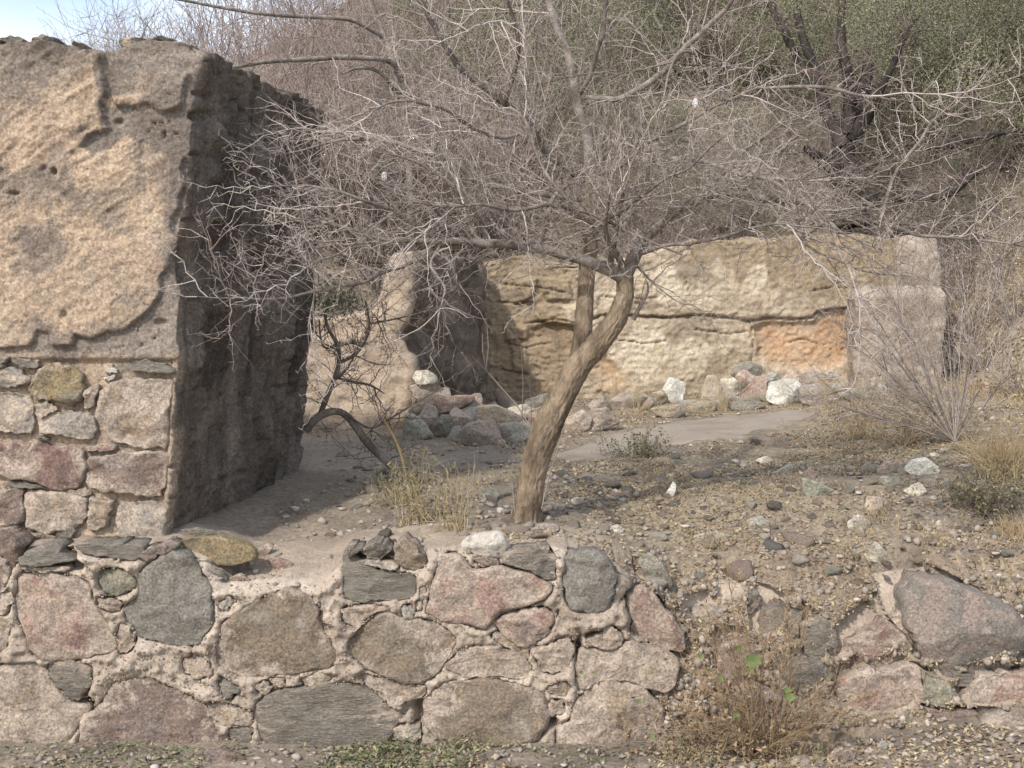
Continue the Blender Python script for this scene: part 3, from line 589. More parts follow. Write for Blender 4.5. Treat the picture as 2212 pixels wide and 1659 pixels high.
for i, (poly, mname, bl) in enumerate(foot):
    outline_stone(poly, YT + .004, mname, troot, 'stone', bulge=bl * .6, depth=.11, seed=200 + i, origin=tl)
# dark cap clods along its top
for i, (cx_, cy_, wd, hh) in enumerate([(a_, b_ + 15, c_ * .8, d_ * .8) for a_, b_, c_, d_ in [(16, 84, 30, 14), (40, 80, 26, 13), (105, 77, 30, 14), (178, 92, 18, 13), (300, 82, 44, 13), (352, 84, 34, 15), (402, 98, 34, 16), (330, 96, 28, 9), (425, 125, 20, 9), (390, 112, 30, 8)]]):
    poly = [(cx_ + wd * math.cos(a) * random.uniform(.85, 1.1), cy_ + hh * math.sin(a) * random.uniform(.8, 1.1)) for a in np.linspace(0, 2 * math.pi, 10, endpoint=False)]
    outline_stone(poly, YT + .10, 'pale' if i in (3, 4) else 'dark', troot, 'clod', bulge=.09, depth=.16, solid=True, seed=260 + i, origin=tl, n=36)

# ---- stub wall in the middle distance
YS = 7.6
sroot = empty('broken_wall_stub', (-.9, 8.4, .7), 'broken leaning adobe wall stub beyond the tall wall, lit end face and dark rough side', 'wall')
sx_ = P(np.array([600, 680, 740, 790, 822, 845, 895.]), np.array([700, 695, 682, 668, 640, 548, 540.]), YS)
def stub_top(p):
    x = p[:, 0]; y = p[:, 1]; q = np.stack([x, y, 0 * x], -1)
    xx = x - (y - YS) * .21
    z = np.interp(xx, sx_[:, 0], sx_[:, 2])
    return z + .05 * fbm(q, 4, 4, seed=70)
def stub_disp(Q, N3, eid, w):
    off = .05 * fbm(Q, 3, 4, seed=71) + .02 * ridged(Q, 9, 4, seed=72)
    en = (eid == 1); off += en * (.07 * ridged(Q, 4, 5, seed=73, stretch=(1, 1, .8)) + .05 * fbm(Q, 9, 4, seed=74) - .02)
    sh = np.zeros_like(Q); nearc = sstep(Q[..., 0] - (Q[..., 1] - YS) * .21, -.9, -.62)
    pxk = np.interp(Q[..., 2], P([0] * 6, [880, 790, 720, 690, 620, 540], YS)[:, 2], [.0, .0, -.10, -.06, 0.0, .02])
    sh[..., 0] = pxk * nearc * (Q[..., 1] < 8.3)
    return off, sh
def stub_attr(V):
    return {'plaster': sstep(-V[:, 1] + .06 * fbm(V, 5, 3, seed=77), -YS - .14, -YS - .06) * sstep(-(V[:, 0] - (V[:, 1] - YS) * .21), .58, .64)}  # sunlight painted in: end face paler, shaded side left in the dark base
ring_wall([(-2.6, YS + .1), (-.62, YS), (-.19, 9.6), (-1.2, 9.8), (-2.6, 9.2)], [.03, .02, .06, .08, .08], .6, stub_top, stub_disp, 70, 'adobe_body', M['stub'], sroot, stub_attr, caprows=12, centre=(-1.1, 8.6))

# ---- back wall with peeling lime plaster
YB = 9.5
broot = empty('back_wall', (1.2, 9.8, .8), 'long cream and ochre plastered wall with cracks and an orange hollow behind the rubble', 'wall')
bx_ = P(np.array([900, 1045, 1100, 1200, 1290, 1400, 1500, 1600, 1700, 1850, 1950, 2030.]), np.array([560, 562, 548, 560, 562, 540, 512, 508, 500, 500, 515, 520.]), YB)
def back_top(p):
    x = p[:, 0]; q = np.stack([x, p[:, 1], 0 * x], -1); return np.interp(x, bx_[:, 0], bx_[:, 2]) - .045 + .06 * fbm(q, 5, 5, seed=80)
orange = [(1618,708),(1660,690),(1700,691),(1730,690),(1755,690),(1770,668),(1830,664),(1848,668),(1846,770),(1800,800),(1720,805),(1660,800),(1625,775),(1632,740)]
orange2 = [(1140,705),(1200,690),(1240,700),(1245,760),(1215,770),(1190,735),(1150,740)]
orange3 = [(1285,775),(1310,760),(1345,800),(1350,835),(1310,830)]
lime = [(1330,690),(1450,690),(1540,700),(1610,730),(1620,770),(1560,800),(1480,830),(1350,860),(1290,840),(1300,760)]
lime2 = [(1380,590),(1500,580),(1620,620),(1700,660),(1680,685),(1500,684),(1370,650)]
brownm = [(1480,500),(1960,480),(1960,610),(1850,612),(1760,640),(1700,600),(1600,575),(1500,560)]
slabs = [[(1160,660),(1210,655),(1245,665),(1240,700),(1190,705),(1160,690)],[(1100,590),(1160,600),(1150,650),(1105,655)],[(1165,600),(1230,605),(1235,645),(1180,650)],[(1090,700),(1140,700),(1140,730),(1095,735)],[(1215,665),(1250,660),(1252,705),(1222,700)],[(1105,750),(1135,740),(1140,800),(1108,805)]]
crack = np.array([(1280,690),(1300,682),(1370,680),(1440,684),(1540,683),(1610,690),(1660,688),(1700,690),(1735,688),(1752,686),(1765,672),(1800,668),(1835,662),(1850,660)])
def linedist(px, py, ln):
    d = np.full(px.shape, 1e9)
    for (ax, ay), (bx, by) in zip(ln[:-1], ln[1:]):
        ex, ey = bx - ax, by - ay; t = np.clip(((px - ax) * ex + (py - ay) * ey) / (ex * ex + ey * ey), 0, 1)
        d = np.minimum(d, np.hypot(px - ax - t * ex, py - ay - t * ey))
    return d
def back_disp(Q, N3, eid, w):
    px, py = proj(Q)
    off = .016 * fbm(Q, 1.6, 3, seed=81) + .008 * fbm(Q, 9, 4, seed=82) + .014 * ridged(Q, 20, 4, seed=79) + .008 * fbm(Q, 45, 2, seed=68)
    jx = px + 6 * fbm(Q, 6, 4, seed=69); jy = py + 6 * fbm(Q, 6, 4, seed=62)
    for ln_ in ([(1077,613),(1110,615),(1164,620),(1217,631)], [(1072,650),(1120,655),(1150,640)], [(1100,705),(1160,698),(1200,690),(1250,700)], [(1300,640),(1360,648),(1420,642)], [(1620,690),(1626,740),(1620,780)], [(1330,735),(1400,742),(1440,735)], [(1500,712),(1560,722),(1610,716)], [(1750,630),(1810,618),(1850,622)], [(1700,740),(1740,735),(1790,745)], [(1480,600),(1490,640)], [(1090,740),(1130,748),(1180,745)], [(1085,800),(1140,806)]):
        off -= .035 * np.exp(-(linedist(jx, jy, ln_) / 1.3) ** 2)
    off -= .06 * np.exp(-(linedist(px, py + 5 * fbm(Q, 5, 4, seed=46), crack) / 1.8) ** 2)
    yl = np.interp(px, crack[:, 0], crack[:, 1]); up = sstep(-(py - yl) + 3 * fbm(Q, 9, 3, seed=88), -1.5, 1.5) * (px > 1270)
    off += .022 * up
    o = np.minimum(sdpoly(px, py, orange), np.minimum(sdpoly(px, py, orange2), sdpoly(px, py, orange3))); off -= .04 * sstep(-o, -2, 14)
    li = np.minimum(sdpoly(px, py, lime), sdpoly(px, py, lime2)) + 6 * fbm(Q, 8, 3, seed=83)
    off += .008 * sstep(-li, -2, 3)
    for s_ in slabs:
        off += .03 * sstep(-(sdpoly(px, py, s_) + 3 * fbm(Q, 14, 2, seed=89)), -1, 2)
    off += (px < 1300) * (.008 * sstep(fbm(Q, 5, 4, seed=84, stretch=(1, 1, 1.5)), .0, .06) + .006 * sstep(fbm(Q, 9, 3, seed=85, stretch=(1, 1, 1.5)), .05, .1))
    off += .10 * (1 - sstep(w, 0, .18))
    return off, np.zeros_like(Q)
def back_attr(V):
    px, py = proj(V)
    o = np.minimum(sdpoly(px, py, orange), np.minimum(sdpoly(px, py, orange2), sdpoly(px, py, orange3))) + 34 * fbm(V, 5, 5, seed=85) + 6
    li = np.minimum(sdpoly(px, py, lime), sdpoly(px, py, lime2)) + 75 * fbm(V, 5, 5, seed=83) + 22 + 20 * fbm(V, 9, 2, seed=98, stretch=(2, 1, .25))
    br = sdpoly(px, py, brownm) + 60 * fbm(V, 5, 4, seed=87, stretch=(2.4, 1, .3))
    br = br - 14
    br = np.minimum(br, (px - 1240) * .5 + 25 * fbm(V, 4, 4, seed=90))
    return {'orange': sstep(-o, -16, 26), 'lime': sstep(-li, -6, 22) * .8, 'brownmud': sstep(-br, -6, 14) * .9}
ring_wall([(-.5, YB), (3.05, YB), (3.1, 10.1), (-.5, 10.1)], [.013, .1, .1, .1], .6, back_top, back_disp, 130, 'plastered_body', M['backwall'], broot, back_attr, caprows=8, centre=(1.3, 9.9))

# ---- square masonry pillar at its right end: low block in front of a taller pier
proot = empty('corner_pillar', (2.9, 9.3, .9), 'squat grey-pink plastered pillar with a stepped top at the right end of the back wall', 'pillar')
def box_disp(sd_):
    def f(Q, N3, eid, w): return .035 * fbm(Q, 3, 4, seed=sd_) + .02 * ridged(Q, 9, 4, seed=sd_ + 1) - .05 * sstep(w, .93, 1) - .03 * sstep(ridged(Q, 2, 3, seed=sd_ + 2), .8, .93), np.zeros_like(Q)
    return f
b1 = P([1850, 2042], [620, 620], 9.15); b2 = P([1940, 2036], [512, 512], 9.4)
ring_wall([(b1[0, 0], 9.15), (b1[1, 0], 9.15), (b1[1, 0] + .06, 9.75), (b1[0, 0] + .05, 9.75)], [.02] * 4, .7, lambda p: b1[0, 2] + .012 * fbm(np.c_[p, 0 * p[:, 0]], 6, 3, seed=91), box_disp(92), 55, 'lower_block', M['pillar'], proot, caprows=8, smoothc=2)
ring_wall([(b2[0, 0], 9.42), (b2[1, 0], 9.42), (b2[1, 0] + .05, 9.95), (b2[0, 0] + .05, 9.95)], [.02] * 4, .7, lambda p: b2[0, 2] + .04 * fbm(np.c_[p, 0 * p[:, 0]], 5, 3, seed=95), box_disp(96), 70, 'upper_pier', M['pillar'], proot, caprows=8, smoothc=2)

# ------------------------------------------------------------------ free-standing rubble traced stone by stone
def free_stone(poly, mat, label, group=None, thick=.75, Y=None, sink=.0, cat='stone', bulge=None, name='stone'):
    a = np.array(poly); cx_ = a[:, 0].mean(); by = a[:, 1].max()
    if Y is None:
        h = raycast(cx_, by); Y = h[1] + .02
    wpx = min(np.ptp(a[:, 0]), np.ptp(a[:, 1]) * 1.6)
    R = wpx / FPX * Y * .5 * thick
    o = outline_stone(poly, Y + R * .3, mat, None, name, bulge=R if bulge is None else bulge, depth=R * 1.3, solid=True, seed=int(cx_ * 3 + by), origin='own', n=36, rough=min(.02, R * .3), jit=2.5)
    return tag(o, label, cat, group)
G1 = 'rubble blocks piled at the foot of the walls'
for mat, label, Y, pts in [
    ('pale', 'pale rounded boulder perched on top of the rubble heap beside the broken stub', 7.40, [(470,790),(490,750),(560,740),(610,775),(620,820),(540,832),(490,828)]),
    ('pink', 'squarish pinkish block directly under the pale perched boulder', 7.42, [(455,850),(520,822),(600,825),(640,860),(620,950),(470,950),(455,900)]),
    ('mauve', 'small mauve block against the right side of the block under the perched boulder', 7.45, [(600,840),(690,860),(710,905),(640,945),(600,930)]),
    ('maroon', 'long maroon slab lying tilted across the left rubble heap', 7.40, [(600,950),(640,920),(780,905),(850,910),(850,940),(780,975),(640,1018),(605,985)]),
    ('maroon', 'dark red chunk at the right end of the long maroon slab', 7.5, [(840,900),(905,895),(915,980),(850,980)]),
    ('green', 'pointed grey-green boulder at the front left of the left rubble heap', None, [(405,1150),(420,1030),(470,1030),(540,1090),(590,1160),(500,1190),(410,1185)]),
    ('mauve', 'mauve pyramid-shaped stone behind the pointed grey-green boulder', 7.3, [(490,1060),(560,965),(612,990),(630,1080),(600,1140),(520,1110)]),
    ('dark', 'dark angular stone between the grey-green boulder and the white-topped block', 7.2, [(595,1110),(650,1030),(710,1040),(725,1120),(660,1155),(600,1150)]),
    ('pink', 'pink wedge stone above the white-topped block', 7.25, [(705,1010),(750,985),(800,1020),(870,1085),(800,1105),(715,1100)]),
    ('mauve', 'mauve-white crystalline stone right of the long maroon slab', 7.45, [(810,960),(880,935),(910,1000),(870,1035),(820,1010)]),
    ('tan', 'broad flat tan slab in the middle of the left rubble heap', 7.4, [(820,1020),(900,970),(1010,970),(1100,1010),(1165,1050),(1100,1095),(950,1090),(850,1065)]),
    ('mauve', 'large white-topped mauve block at the front of the left rubble heap', None, [(785,1210),(800,1110),(860,1078),(980,1068),(1012,1130),(1035,1205),(950,1222),(850,1226)]),
    ('grey', 'small grey stone leaning on the left side of the white-topped block', None, [(698,1180),(730,1110),(785,1105),(795,1190),(740,1202)]),
    ('grey', 'smooth rounded grey boulder just left of the leaning trunk', None, [(1015,1160),(1040,1090),(1130,1080),(1220,1110),(1235,1165),(1120,1215),(1040,1202)]),
    ('tan', 'small tan cobble at the foot of the smooth rounded grey boulder', None, [(990,1205),(1050,1190),(1064,1218),(1000,1228)]),
    ('pale', 'pale slab behind the smooth rounded grey boulder', 8.0, [(1085,990),(1180,960),(1265,1000),(1210,1040),(1110,1030)]),
    ('dark', 'dark tilted slab leaning behind the trunk on its left', 8.2, [(1190,935),(1330,893),(1348,920),(1310,980),(1210,1005)]),
    ('mauve', 'mauve stone tucked between pale slab and leaning trunk', 7.9, [(1210,1010),(1310,975),(1340,1030),(1290,1080),(1220,1080)]),
    ('pink', 'pink block just right of the leaning trunk', None, [(1455,1060),(1560,1000),(1620,1050),(1605,1115),(1520,1148),(1455,1130)]),
    ('mauve', 'big grey-mauve block right of the pink block by the trunk', None, [(1590,1110),(1620,1000),(1720,985),(1760,1040),(1805,1085),(1700,1118),(1600,1138)]),
    ('mauve', 'low mauve stone behind the big grey-mauve block', 8.6, [(1595,965),(1640,935),(1720,942),(1745,985),(1640,1010)]),
    ('mauve', 'upright mauve boulder left of the white lime block', 8.7, [(1742,940),(1800,895),(1880,888),(1890,940),(1840,1000),(1770,1020)]),
    ('grey', 'upright grey stone behind dry stems left of the white lime block', 8.7, [(1915,930),(1960,893),(2020,930),(2035,1000),(1960,1030),(1920,990)]),
    ('tan', 'low tan stone touching the left foot of the white lime block', 8.8, [(2010,890),(2090,868),(2120,930),(2040,965)]),
    ('brown', 'long flat brown slab in front of the white lime block', None, [(2000,990),(2200,958),(2250,1000),(2225,1035),(2080,1048)]),
    ('tan', 'rough tan boulder behind the thorny shrub near the stub wall', None, [(240,960),(330,965),(405,990),(385,1065),(280,1085)]),
    ('tan', 'wide earthy boulder seen through the thorny shrub', None, [(20,960),(130,935),(240,965),(240,1045),(100,1065)]),
    ('brown', 'brown stone wedged under the block below the perched boulder', 7.35, [(440,1010),(480,960),(600,950),(540,1010),(500,1050)])]:
    free_stone(crop(*M_, pts), 'rubble_' + mat, label, G1, Y=Y)
for mat, label, Y, pts in [
    ('dark', 'dark purple-grey slab topmost of the right rubble heap', 9.0, [(318,765),(350,710),(430,688),(502,715),(497,775),(420,785),(360,790)]),
    ('pink', 'pink and white block under the dark topmost slab', 8.9, [(345,775),(400,740),(460,780),(478,835),(400,860),(358,825)]),
    ('pale', 'pale tan block left under the pink and white block', 8.9, [(240,850),(250,800),(340,798),(392,862),(350,900),(270,880)]),
    ('tan', 'upright tan stone at the left of the right rubble heap', 8.8, [(118,900),(160,778),(215,788),(248,865),(225,945),(138,945)]),
    ('maroon', 'reddish upright slab against the white two-lobed boulder', 8.7, [(372,910),(440,830),(475,780),(555,800),(562,905),(540,945),(440,935)]),
    ('grey', 'round grey boulder behind the reddish slab and the white boulder', 9.0, [(540,770),(590,743),(628,785),(610,840),(550,825)]),
    ('white', 'bright white two-lobed boulder at the front of the right rubble heap', None, [(550,890),(580,830),(650,805),(700,800),(748,830),(757,905),(720,968),(600,958),(550,930)]),
    ('pink', 'tan-pink peaked stone leaning behind the white two-lobed boulder', 8.9, [(640,810),(700,738),(745,780),(760,860),(700,840)]),
    ('mauve', 'grey-tan upright stone in front of the pale tan block', 8.6, [(225,985),(245,915),(280,855),(330,885),(345,925),(310,995)]),
    ('dark', 'flat dark slab lying in front of the reddish upright slab', None, [(310,950),(420,925),(540,960),(460,995),(320,1000)]),
    ('brown', 'flat brown slab at the left foot of the right rubble heap', None, [(20,965),(120,933),(215,945),(220,1002),(60,1016)]),
    ('mauve', 'weathered mauve block right of the peaked stone', 9.0, [(760,810),(830,738),(882,758),(875,825),(780,850)]),
    ('grey', 'small dark cube-like stone half hidden by dry stems', 8.6, [(968,835),(1030,808),(1044,862),(985,878)]),
    ('pale', 'pale flat stone at the base of the corner pillar', 8.9, [(880,765),(980,738),(1010,780),(900,806)]),
    ('mauve', 'broad mauve boulder at the right edge of the right rubble heap', None, [(765,850),(870,830),(965,872),(945,935),(840,968),(765,940)])]:
    free_stone(crop(*R_, pts), 'rubble_' + mat, label, G1, Y=Y)
free_stone([(1423, 862), (1446, 817), (1462, 822), (1479, 830), (1470, 874), (1450, 870)], 'rubble_white', 'white lime block standing tilted against the foot of the back wall', G1, Y=8.9, name='block')
G2 = 'loose stones on the terrace'
free_stone(crop(*B_, [(798,195),(850,150),(940,138),(1020,128),(1060,180),(1082,220),(1050,292),(940,278),(798,252)]), 'white', 'bright white block resting on top of the low wall', None, Y=YW + .02, thick=.8, name='block', bulge=.055)
for mat, label, cr_, pts in [
    ('white', 'lumpy white quartz chunk on the slope below the dry shrub', R_, [(1440,1380),(1500,1318),(1560,1308),(1640,1360),(1665,1402),(1580,1425),(1470,1412)]),
    ('white', 'small white stone just behind the lumpy white quartz chunk', R_, [(1600,1278),(1640,1270),(1662,1290),(1640,1308),(1602,1304)]),
    ('green', 'triangular green stone lying on the right slope', R_, [(782,1440),(860,1460),(990,1525),(880,1562),(785,1550)]),
    ('grey', 'pointed grey slab left of and above the triangular green stone', R_, [(585,1408),(690,1348),(742,1380),(700,1420)]),
    ('slate', 'dark blue-grey stone left of the mauve stone near the white chunk', R_, [(1148,1380),(1200,1338),(1275,1380),(1250,1420),(1152,1415)]),
    ('mauve', 'mauve stone between dark stone and lumpy white chunk', R_, [(1260,1375),(1330,1328),(1385,1360),(1355,1420),(1275,1418)]),
    ('pink', 'square pink block below the dark and mauve stones', R_, [(1188,1630),(1200,1558),(1292,1568),(1292,1645),(1188,1655)]),
    ('pale', 'pale wedge stone below the lumpy white chunk', R_, [(1425,1525),(1540,1468),(1575,1525),(1500,1556)]),
    ('pale', 'flat pale stone near the trodden path edge', R_, [(475,1325),(540,1298),(592,1320),(540,1350)]),
    ('maroon', 'small red stone above the triangular green stone', R_, [(788,1395),(840,1378),(868,1432),(800,1446)]),
    ('green', 'flat greenish stone right of the triangular green stone', R_, [(1275,1445),(1390,1428),(1405,1482),(1320,1490)]),
    ('white', 'upright white chip standing right of the trunk', M_, [(2098,1545),(2148,1468),(2172,1488),(2142,1572),(2108,1562)]),
    ('grey', 'grey stone left of the trunk in the wall shadow', M_, [(890,1550),(930,1510),(1000,1515),(1025,1550),(980,1590),(900,1580)]),
    ('pale', 'pale cobble right beside the base of the trunk', M_, [(1490,1580),(1530,1560),(1580,1590),(1560,1620),(1500,1610)]),
    ('pale', 'round pale stone over a smaller one on the upper right slope', C_, [(1075,70),(1130,20),(1190,45),(1215,110),(1150,140),(1080,110)]),
    ('pale', 'large pale lump in the litter right of centre slope', C_, [(1095,240),(1180,205),(1250,198),(1312,260),(1304,330),(1150,300)]),
    ('grey', 'grey cobble with a pale neighbour behind the low wall right part', C_, [(415,50),(500,28),(552,60),(540,104),(440,98)]),
    ('pale', 'long low pale stone half sunk behind the low wall', C_, [(80,155),(190,128),(312,150),(250,188),(100,196)]),
    ('white', 'flat white shard on the litter behind the tall grey wall stone', C_, [(340,325),(400,304),(450,322),(400,345)]),
    ('dark', 'dark triangular stone sunk in the soil right of the wall top', B_, [(1928,320),(2000,268),(2070,320),(2142,455),(2110,495),(2000,445)]),
    ('mauve', 'brown flattish stone at the right foot of the trunk', B_, [(1235,120),(1290,72),(1390,85),(1412,115),(1340,142),(1250,140)]),
    ('pale', 'small pale stone right of the brown one at the trunk foot', B_, [(1725,100),(1780,80),(1830,110),(1810,136),(1740,125)]),
    ('ochre', 'large flat ochre slab set in the dirt beside the tall wall corner', A_, [(1115,235),(1180,190),(1300,165),(1450,160),(1620,212),(1655,295),(1500,335),(1300,320),(1180,280)]),
    ('dark', 'dark bluish slab edge behind the ochre slab', A_, [(1110,160),(1180,115),(1300,105),(1420,130),(1500,170),(1300,168),(1160,190)]),
    ('grey', 'flat grey stone just below the ochre slab', A_, [(1378,358),(1440,312),(1540,312),(1620,350),(1680,390),(1540,398),(1420,395)]),
    ('slate', 'dark slate under the left end of the flat grey stone', A_, [(1230,305),(1370,310),(1378,372),(1290,372)]),
    ('slate', 'dark slate sloping beside the big grey wall stone', A_, [(1300,390),(1420,370),(1480,430),(1420,480),(1350,460)]),
    ('pink', 'small pink upright stone right of the ochre slab', A_, [(1660,290),(1680,240),(1740,198),(1765,220),(1745,270),(1690,305)]),
    ('pale', 'small white cobble in the dirt above the wall gap', A_, [(1850,345),(1880,312),(1930,305),(1945,328),(1900,352)]),
    ('mauve', 'small mauve stone in the dirt gap of the wall', A_, [(1480,430),(1560,400),(1620,440),(1580,480),(1500,480)]),
    ('pink', 'grey-pink flat stone in the gap behind the brown wall stone', A_, [(1720,340),(1760,290),(1900,330),(1860,390),(1760,380)])]:
    free_stone(crop(*cr_, pts), 'rubble_' + mat if 'rubble_' + mat in M and cr_ != A_ else mat, label, G2)
for mat, label, pts, Y in [
    ('mauve', 'large grey boulder cut by the right edge at the bottom', [(1960,1500),(2010,1400),(2100,1340),(2220,1300),(2420,1330),(2420,1620),(2140,1640),(2080,1560)], 4.12),
    ('grey', 'smooth bluish boulder at the bottom right below the large grey one', [(1820,1690),(1880,1610),(2000,1552),(2120,1560),(2150,1700),(2000,1800)], 3.98),
    ('mauve', 'flat mauve slab on the lower ground right of centre bottom', [(955,1600),(1000,1530),(1090,1540),(1150,1610),(1080,1660)], 4.05),
    ('pale', 'white pebble left in the row of pale pebbles at the bottom', [(1170,1560),(1210,1520),(1250,1545),(1250,1590),(1200,1600)], 4.08),
    ('white', 'small round white pebble beside the pale pebble at the bottom', [(1262,1510),(1300,1482),(1335,1510),(1310,1548),(1270,1540)], 4.1),
    ('grey', 'long grey slab lying at the bottom right', [(1450,1600),(1540,1560),(1740,1580),(1700,1640),(1560,1660),(1480,1640)], 4.03),
    ('pale', 'pale stone lying at the very bottom below the dry bush', [(700,1600),(790,1580),(820,1620),(760,1665),(705,1650)], 4.03)]:
    free_stone(crop(*C_, pts), mat, label, 'loose stones at the foot of the low wall', Y=Y)
free_stone(crop(*A_, [(1290,1620),(1340,1560),(1440,1545),(1560,1580),(1600,1640),(1500,1700),(1320,1700)]), 'mauve', 'rounded lilac stone among the green ground plants at the bottom', 'loose stones at the foot of the low wall', Y=4.05)
free_stone(crop(*A_, [(1870,1640),(1900,1605),(1930,1640),(1900,1665)]), 'pale', 'small pale pebble right of the lilac stone among green plants', 'loose stones at the foot of the low wall', Y=4.05)
free_stone(crop(*A_, [(0,1600),(200,1570),(420,1620),(360,1690),(60,1700)]), 'dark', 'flat dark slab on the ground at the bottom left corner', 'loose stones at the foot of the low wall', Y=4.1)

# ---- smaller loose fieldstones: shared angular shapes, each an object of its own
def rock(seed, V0, F0, flat=.5):
    r = np.random.default_rng(seed); n = r.normal(size=(11, 3)); n /= np.linalg.norm(n, axis=1, keepdims=True); d = r.uniform(.34, .95, 11)
    dt = V0 @ n.T; rad = np.where(dt > .05, d / np.maximum(dt, .05), 9).min(1); rad = np.minimum(rad, 1.1)
    V = V0 * rad[:, None]; V = V * (1 + .06 * fbm(V, 2.2, 3, seed=seed))[:, None]
    return V / np.abs(V).max() * np.array([1, r.uniform(.6, .9), flat * r.uniform(.8, 1.3)])
rocks = []
for k in range(12):
    V = rock(k, IV4 if k % 2 else IV, None); F = IF4 if k % 2 else IF
    me = mesh_np('fieldstone', V, F, {'edge': np.clip(.9 - V[:, 2] * 2.2, 0, 1)}, smooth=False); me.materials.append(M['grey']); rocks.append(me)
mats = ['grey', 'mauve', 'tan', 'brown', 'dark', 'pale', 'pink', 'green']
cname = {'grey': 'grey', 'mauve': 'mauve-grey', 'tan': 'tan', 'brown': 'brown', 'dark': 'dark grey', 'pale': 'pale', 'pink': 'pinkish', 'green': 'greenish'}
pathpoly = pp
cnt = 0; placed = []
tries = 0
while cnt < 285 and tries < 20000:
    tries += 1
    px = random.uniform(700, 2240); py = 890 + 380 * random.random() ** .8
    if py < 1000 and random.random() < .35: continue
    if px < 1100 and random.random() < .55: continue
    h = raycast(px, py)
    if h[1] < 4.42 or h[1] > 9: continue
    if sdpoly(np.array([h[0]]), np.array([h[1]]), pathpoly)[0] < .05: continue
    s = random.choice([.022, .03, .034, .042, .055, .07]) * (1 if px > 1150 else .85)
    if any((h[0] - a) ** 2 + (h[1] - b) ** 2 < (s + c) ** 2 for a, b, c in placed): continue
    placed.append((h[0], h[1], s)); mt = random.choices(mats, [5, 5, 4, 4, 3, 2, 2, 1])[0]
    o = link('fieldstone', rocks[cnt % 12]); o.location = (h[0], h[1], float(Hs(h[0], h[1])) + s * .02)
    o.rotation_euler = (random.uniform(-.3, .3), random.uniform(-.3, .3), random.uniform(0, 6.3)); o.scale = (s * random.uniform(.8, 1.3), s, s)
    o.material_slots[0].link = 'OBJECT'; o.material_slots[0].material = M['rubble_' + mt if random.random() < .75 else mt]
    zone = ('in the shaded dirt left of the leaning trunk' if px < 1130 else 'on the litter between trunk and path' if py < 1010 and px < 1650 else 'on the upper slope under the dry shrub' if py < 1010 else 'on the slope just right of the trunk' if px < 1600 else 'on the slope at the right edge')
    size = 'small' if s < .03 else 'fist-sized' if s < .05 else 'chunky'
    tag(o, f'{size} {cname[mt]} fieldstone lying {zone}', 'stone', f'{size} {cname[mt]} fieldstones {zone}')
    cnt += 1
# filler blocks that make the rubble a continuous row along the wall foot
rr = random.Random(5)
for k, (px, py) in enumerate([(905, 905), (935, 925), (960, 880), (1000, 905), (1065, 890), (1105, 880), (1150, 905), (1215, 900), (1330, 880), (1368, 872), (1400, 888), (1490, 872), (1520, 880), (1560, 872), (1600, 882), (1650, 870), (1700, 876), (1755, 880), (1790, 872), (1830, 880), (1870, 872), (1905, 885), (1300, 905), (1540, 860), (1625, 855)]):
    Y_ = 7.5 + rr.uniform(-.15, .2) if px < 1020 else 8.6 + rr.uniform(-.2, .3); q = P(px, py, Y_); s_ = rr.uniform(.07, .13)
    o = link('rubble_block', rocks[k % 12]); o.location = (q[0], Y_, float(Hs(q[0], Y_)) + s_ * .25 + (.06 if px < 1020 else 0)); o.rotation_euler = (rr.uniform(-.5, .5), rr.uniform(-.5, .5), rr.uniform(0, 6.3)); o.scale = (s_ * rr.uniform(1, 1.4), s_, s_ * rr.uniform(1, 1.5))
    mt = rr.choice(['pink', 'pale', 'mauve', 'tan', 'grey', 'pale']); o.material_slots[0].link = 'OBJECT'; o.material_slots[0].material = M['rubble_' + mt]
    tag(o, f'{cname[mt]} angular block wedged in the rubble {"beside the broken stub" if px < 1020 else "behind the leaning trunk" if px < 1260 else "left of the tilted white lime block" if px < 1440 else "right of the tilted white lime block" if px < 1640 else "near the white two-lobed boulder" if px < 1800 else "near the corner pillar"}', 'stone', G1)
# gravel: countless pebbles
def scatter_mesh(name, n, pos, size, V0, F0, mat, label, cat, tintf=None, flat=1.):
    s = size[:, None, None]; ang = rng.uniform(0, 6.283, n); ca, sa = np.cos(ang), np.sin(ang)
    base = V0[None] * (1 + .45 * rng.uniform(-1, 1, (n, len(V0), 1))) * np.stack([rng.uniform(.7, 1.4, n), rng.uniform(.7, 1.2, n), rng.uniform(.35, .8, n) * flat], -1)[:, None]
    X = base[..., 0] * ca[:, None] - base[..., 1] * sa[:, None]; Y = base[..., 0] * sa[:, None] + base[..., 1] * ca[:, None]
    V = np.stack([X, Y, base[..., 2]], -1) * s + pos[:, None]
    F = F0[None] + (np.arange(n) * len(V0))[:, None, None]
    t = np.repeat(rng.uniform(0, 1, n) if tintf is None else tintf, len(V0))
    o = link(name, mesh_np(name, V.reshape(-1, 3), F.reshape(-1, F0.shape[1]), {'tint': t}, smooth=False), M[mat])
    return tag(o, label, cat, kind='stuff')
n = 4000
gx = rng.uniform(-1.6, 3.3, n * 3); gy = 4.27 + 5.2 * rng.uniform(0, 1, n * 3) ** 1.5
ok = (sdpoly(gx, gy, pathpoly) > .0) & (fbm(np.stack([gx, gy, 0 * gx], -1), 1.1, 3, seed=130) + rng.uniform(-.25, .1, n * 3) > -.05) & (gx < 3.0 - .3 * (gy < 5)) & (gx > -1.0 + (gy - 4.4) * .15)
gx, gy = gx[ok][:n], gy[ok][:n]; n = len(gx)
sz = .004 + .016 * rng.uniform(0, 1, n) ** 3
scatter_mesh('gravel', n, np.stack([gx, gy, Hs(gx, gy) + sz * .3], -1), sz, IV2, IF2, 'gravel', 'scattered small pebbles and grit over the terrace soil', 'gravel')
n = 1300
gx = rng.uniform(-1.9, 2.1, n); gy = rng.uniform(3.7, 4.19, n); sz = .004 + .013 * rng.uniform(0, 1, n) ** 2.5
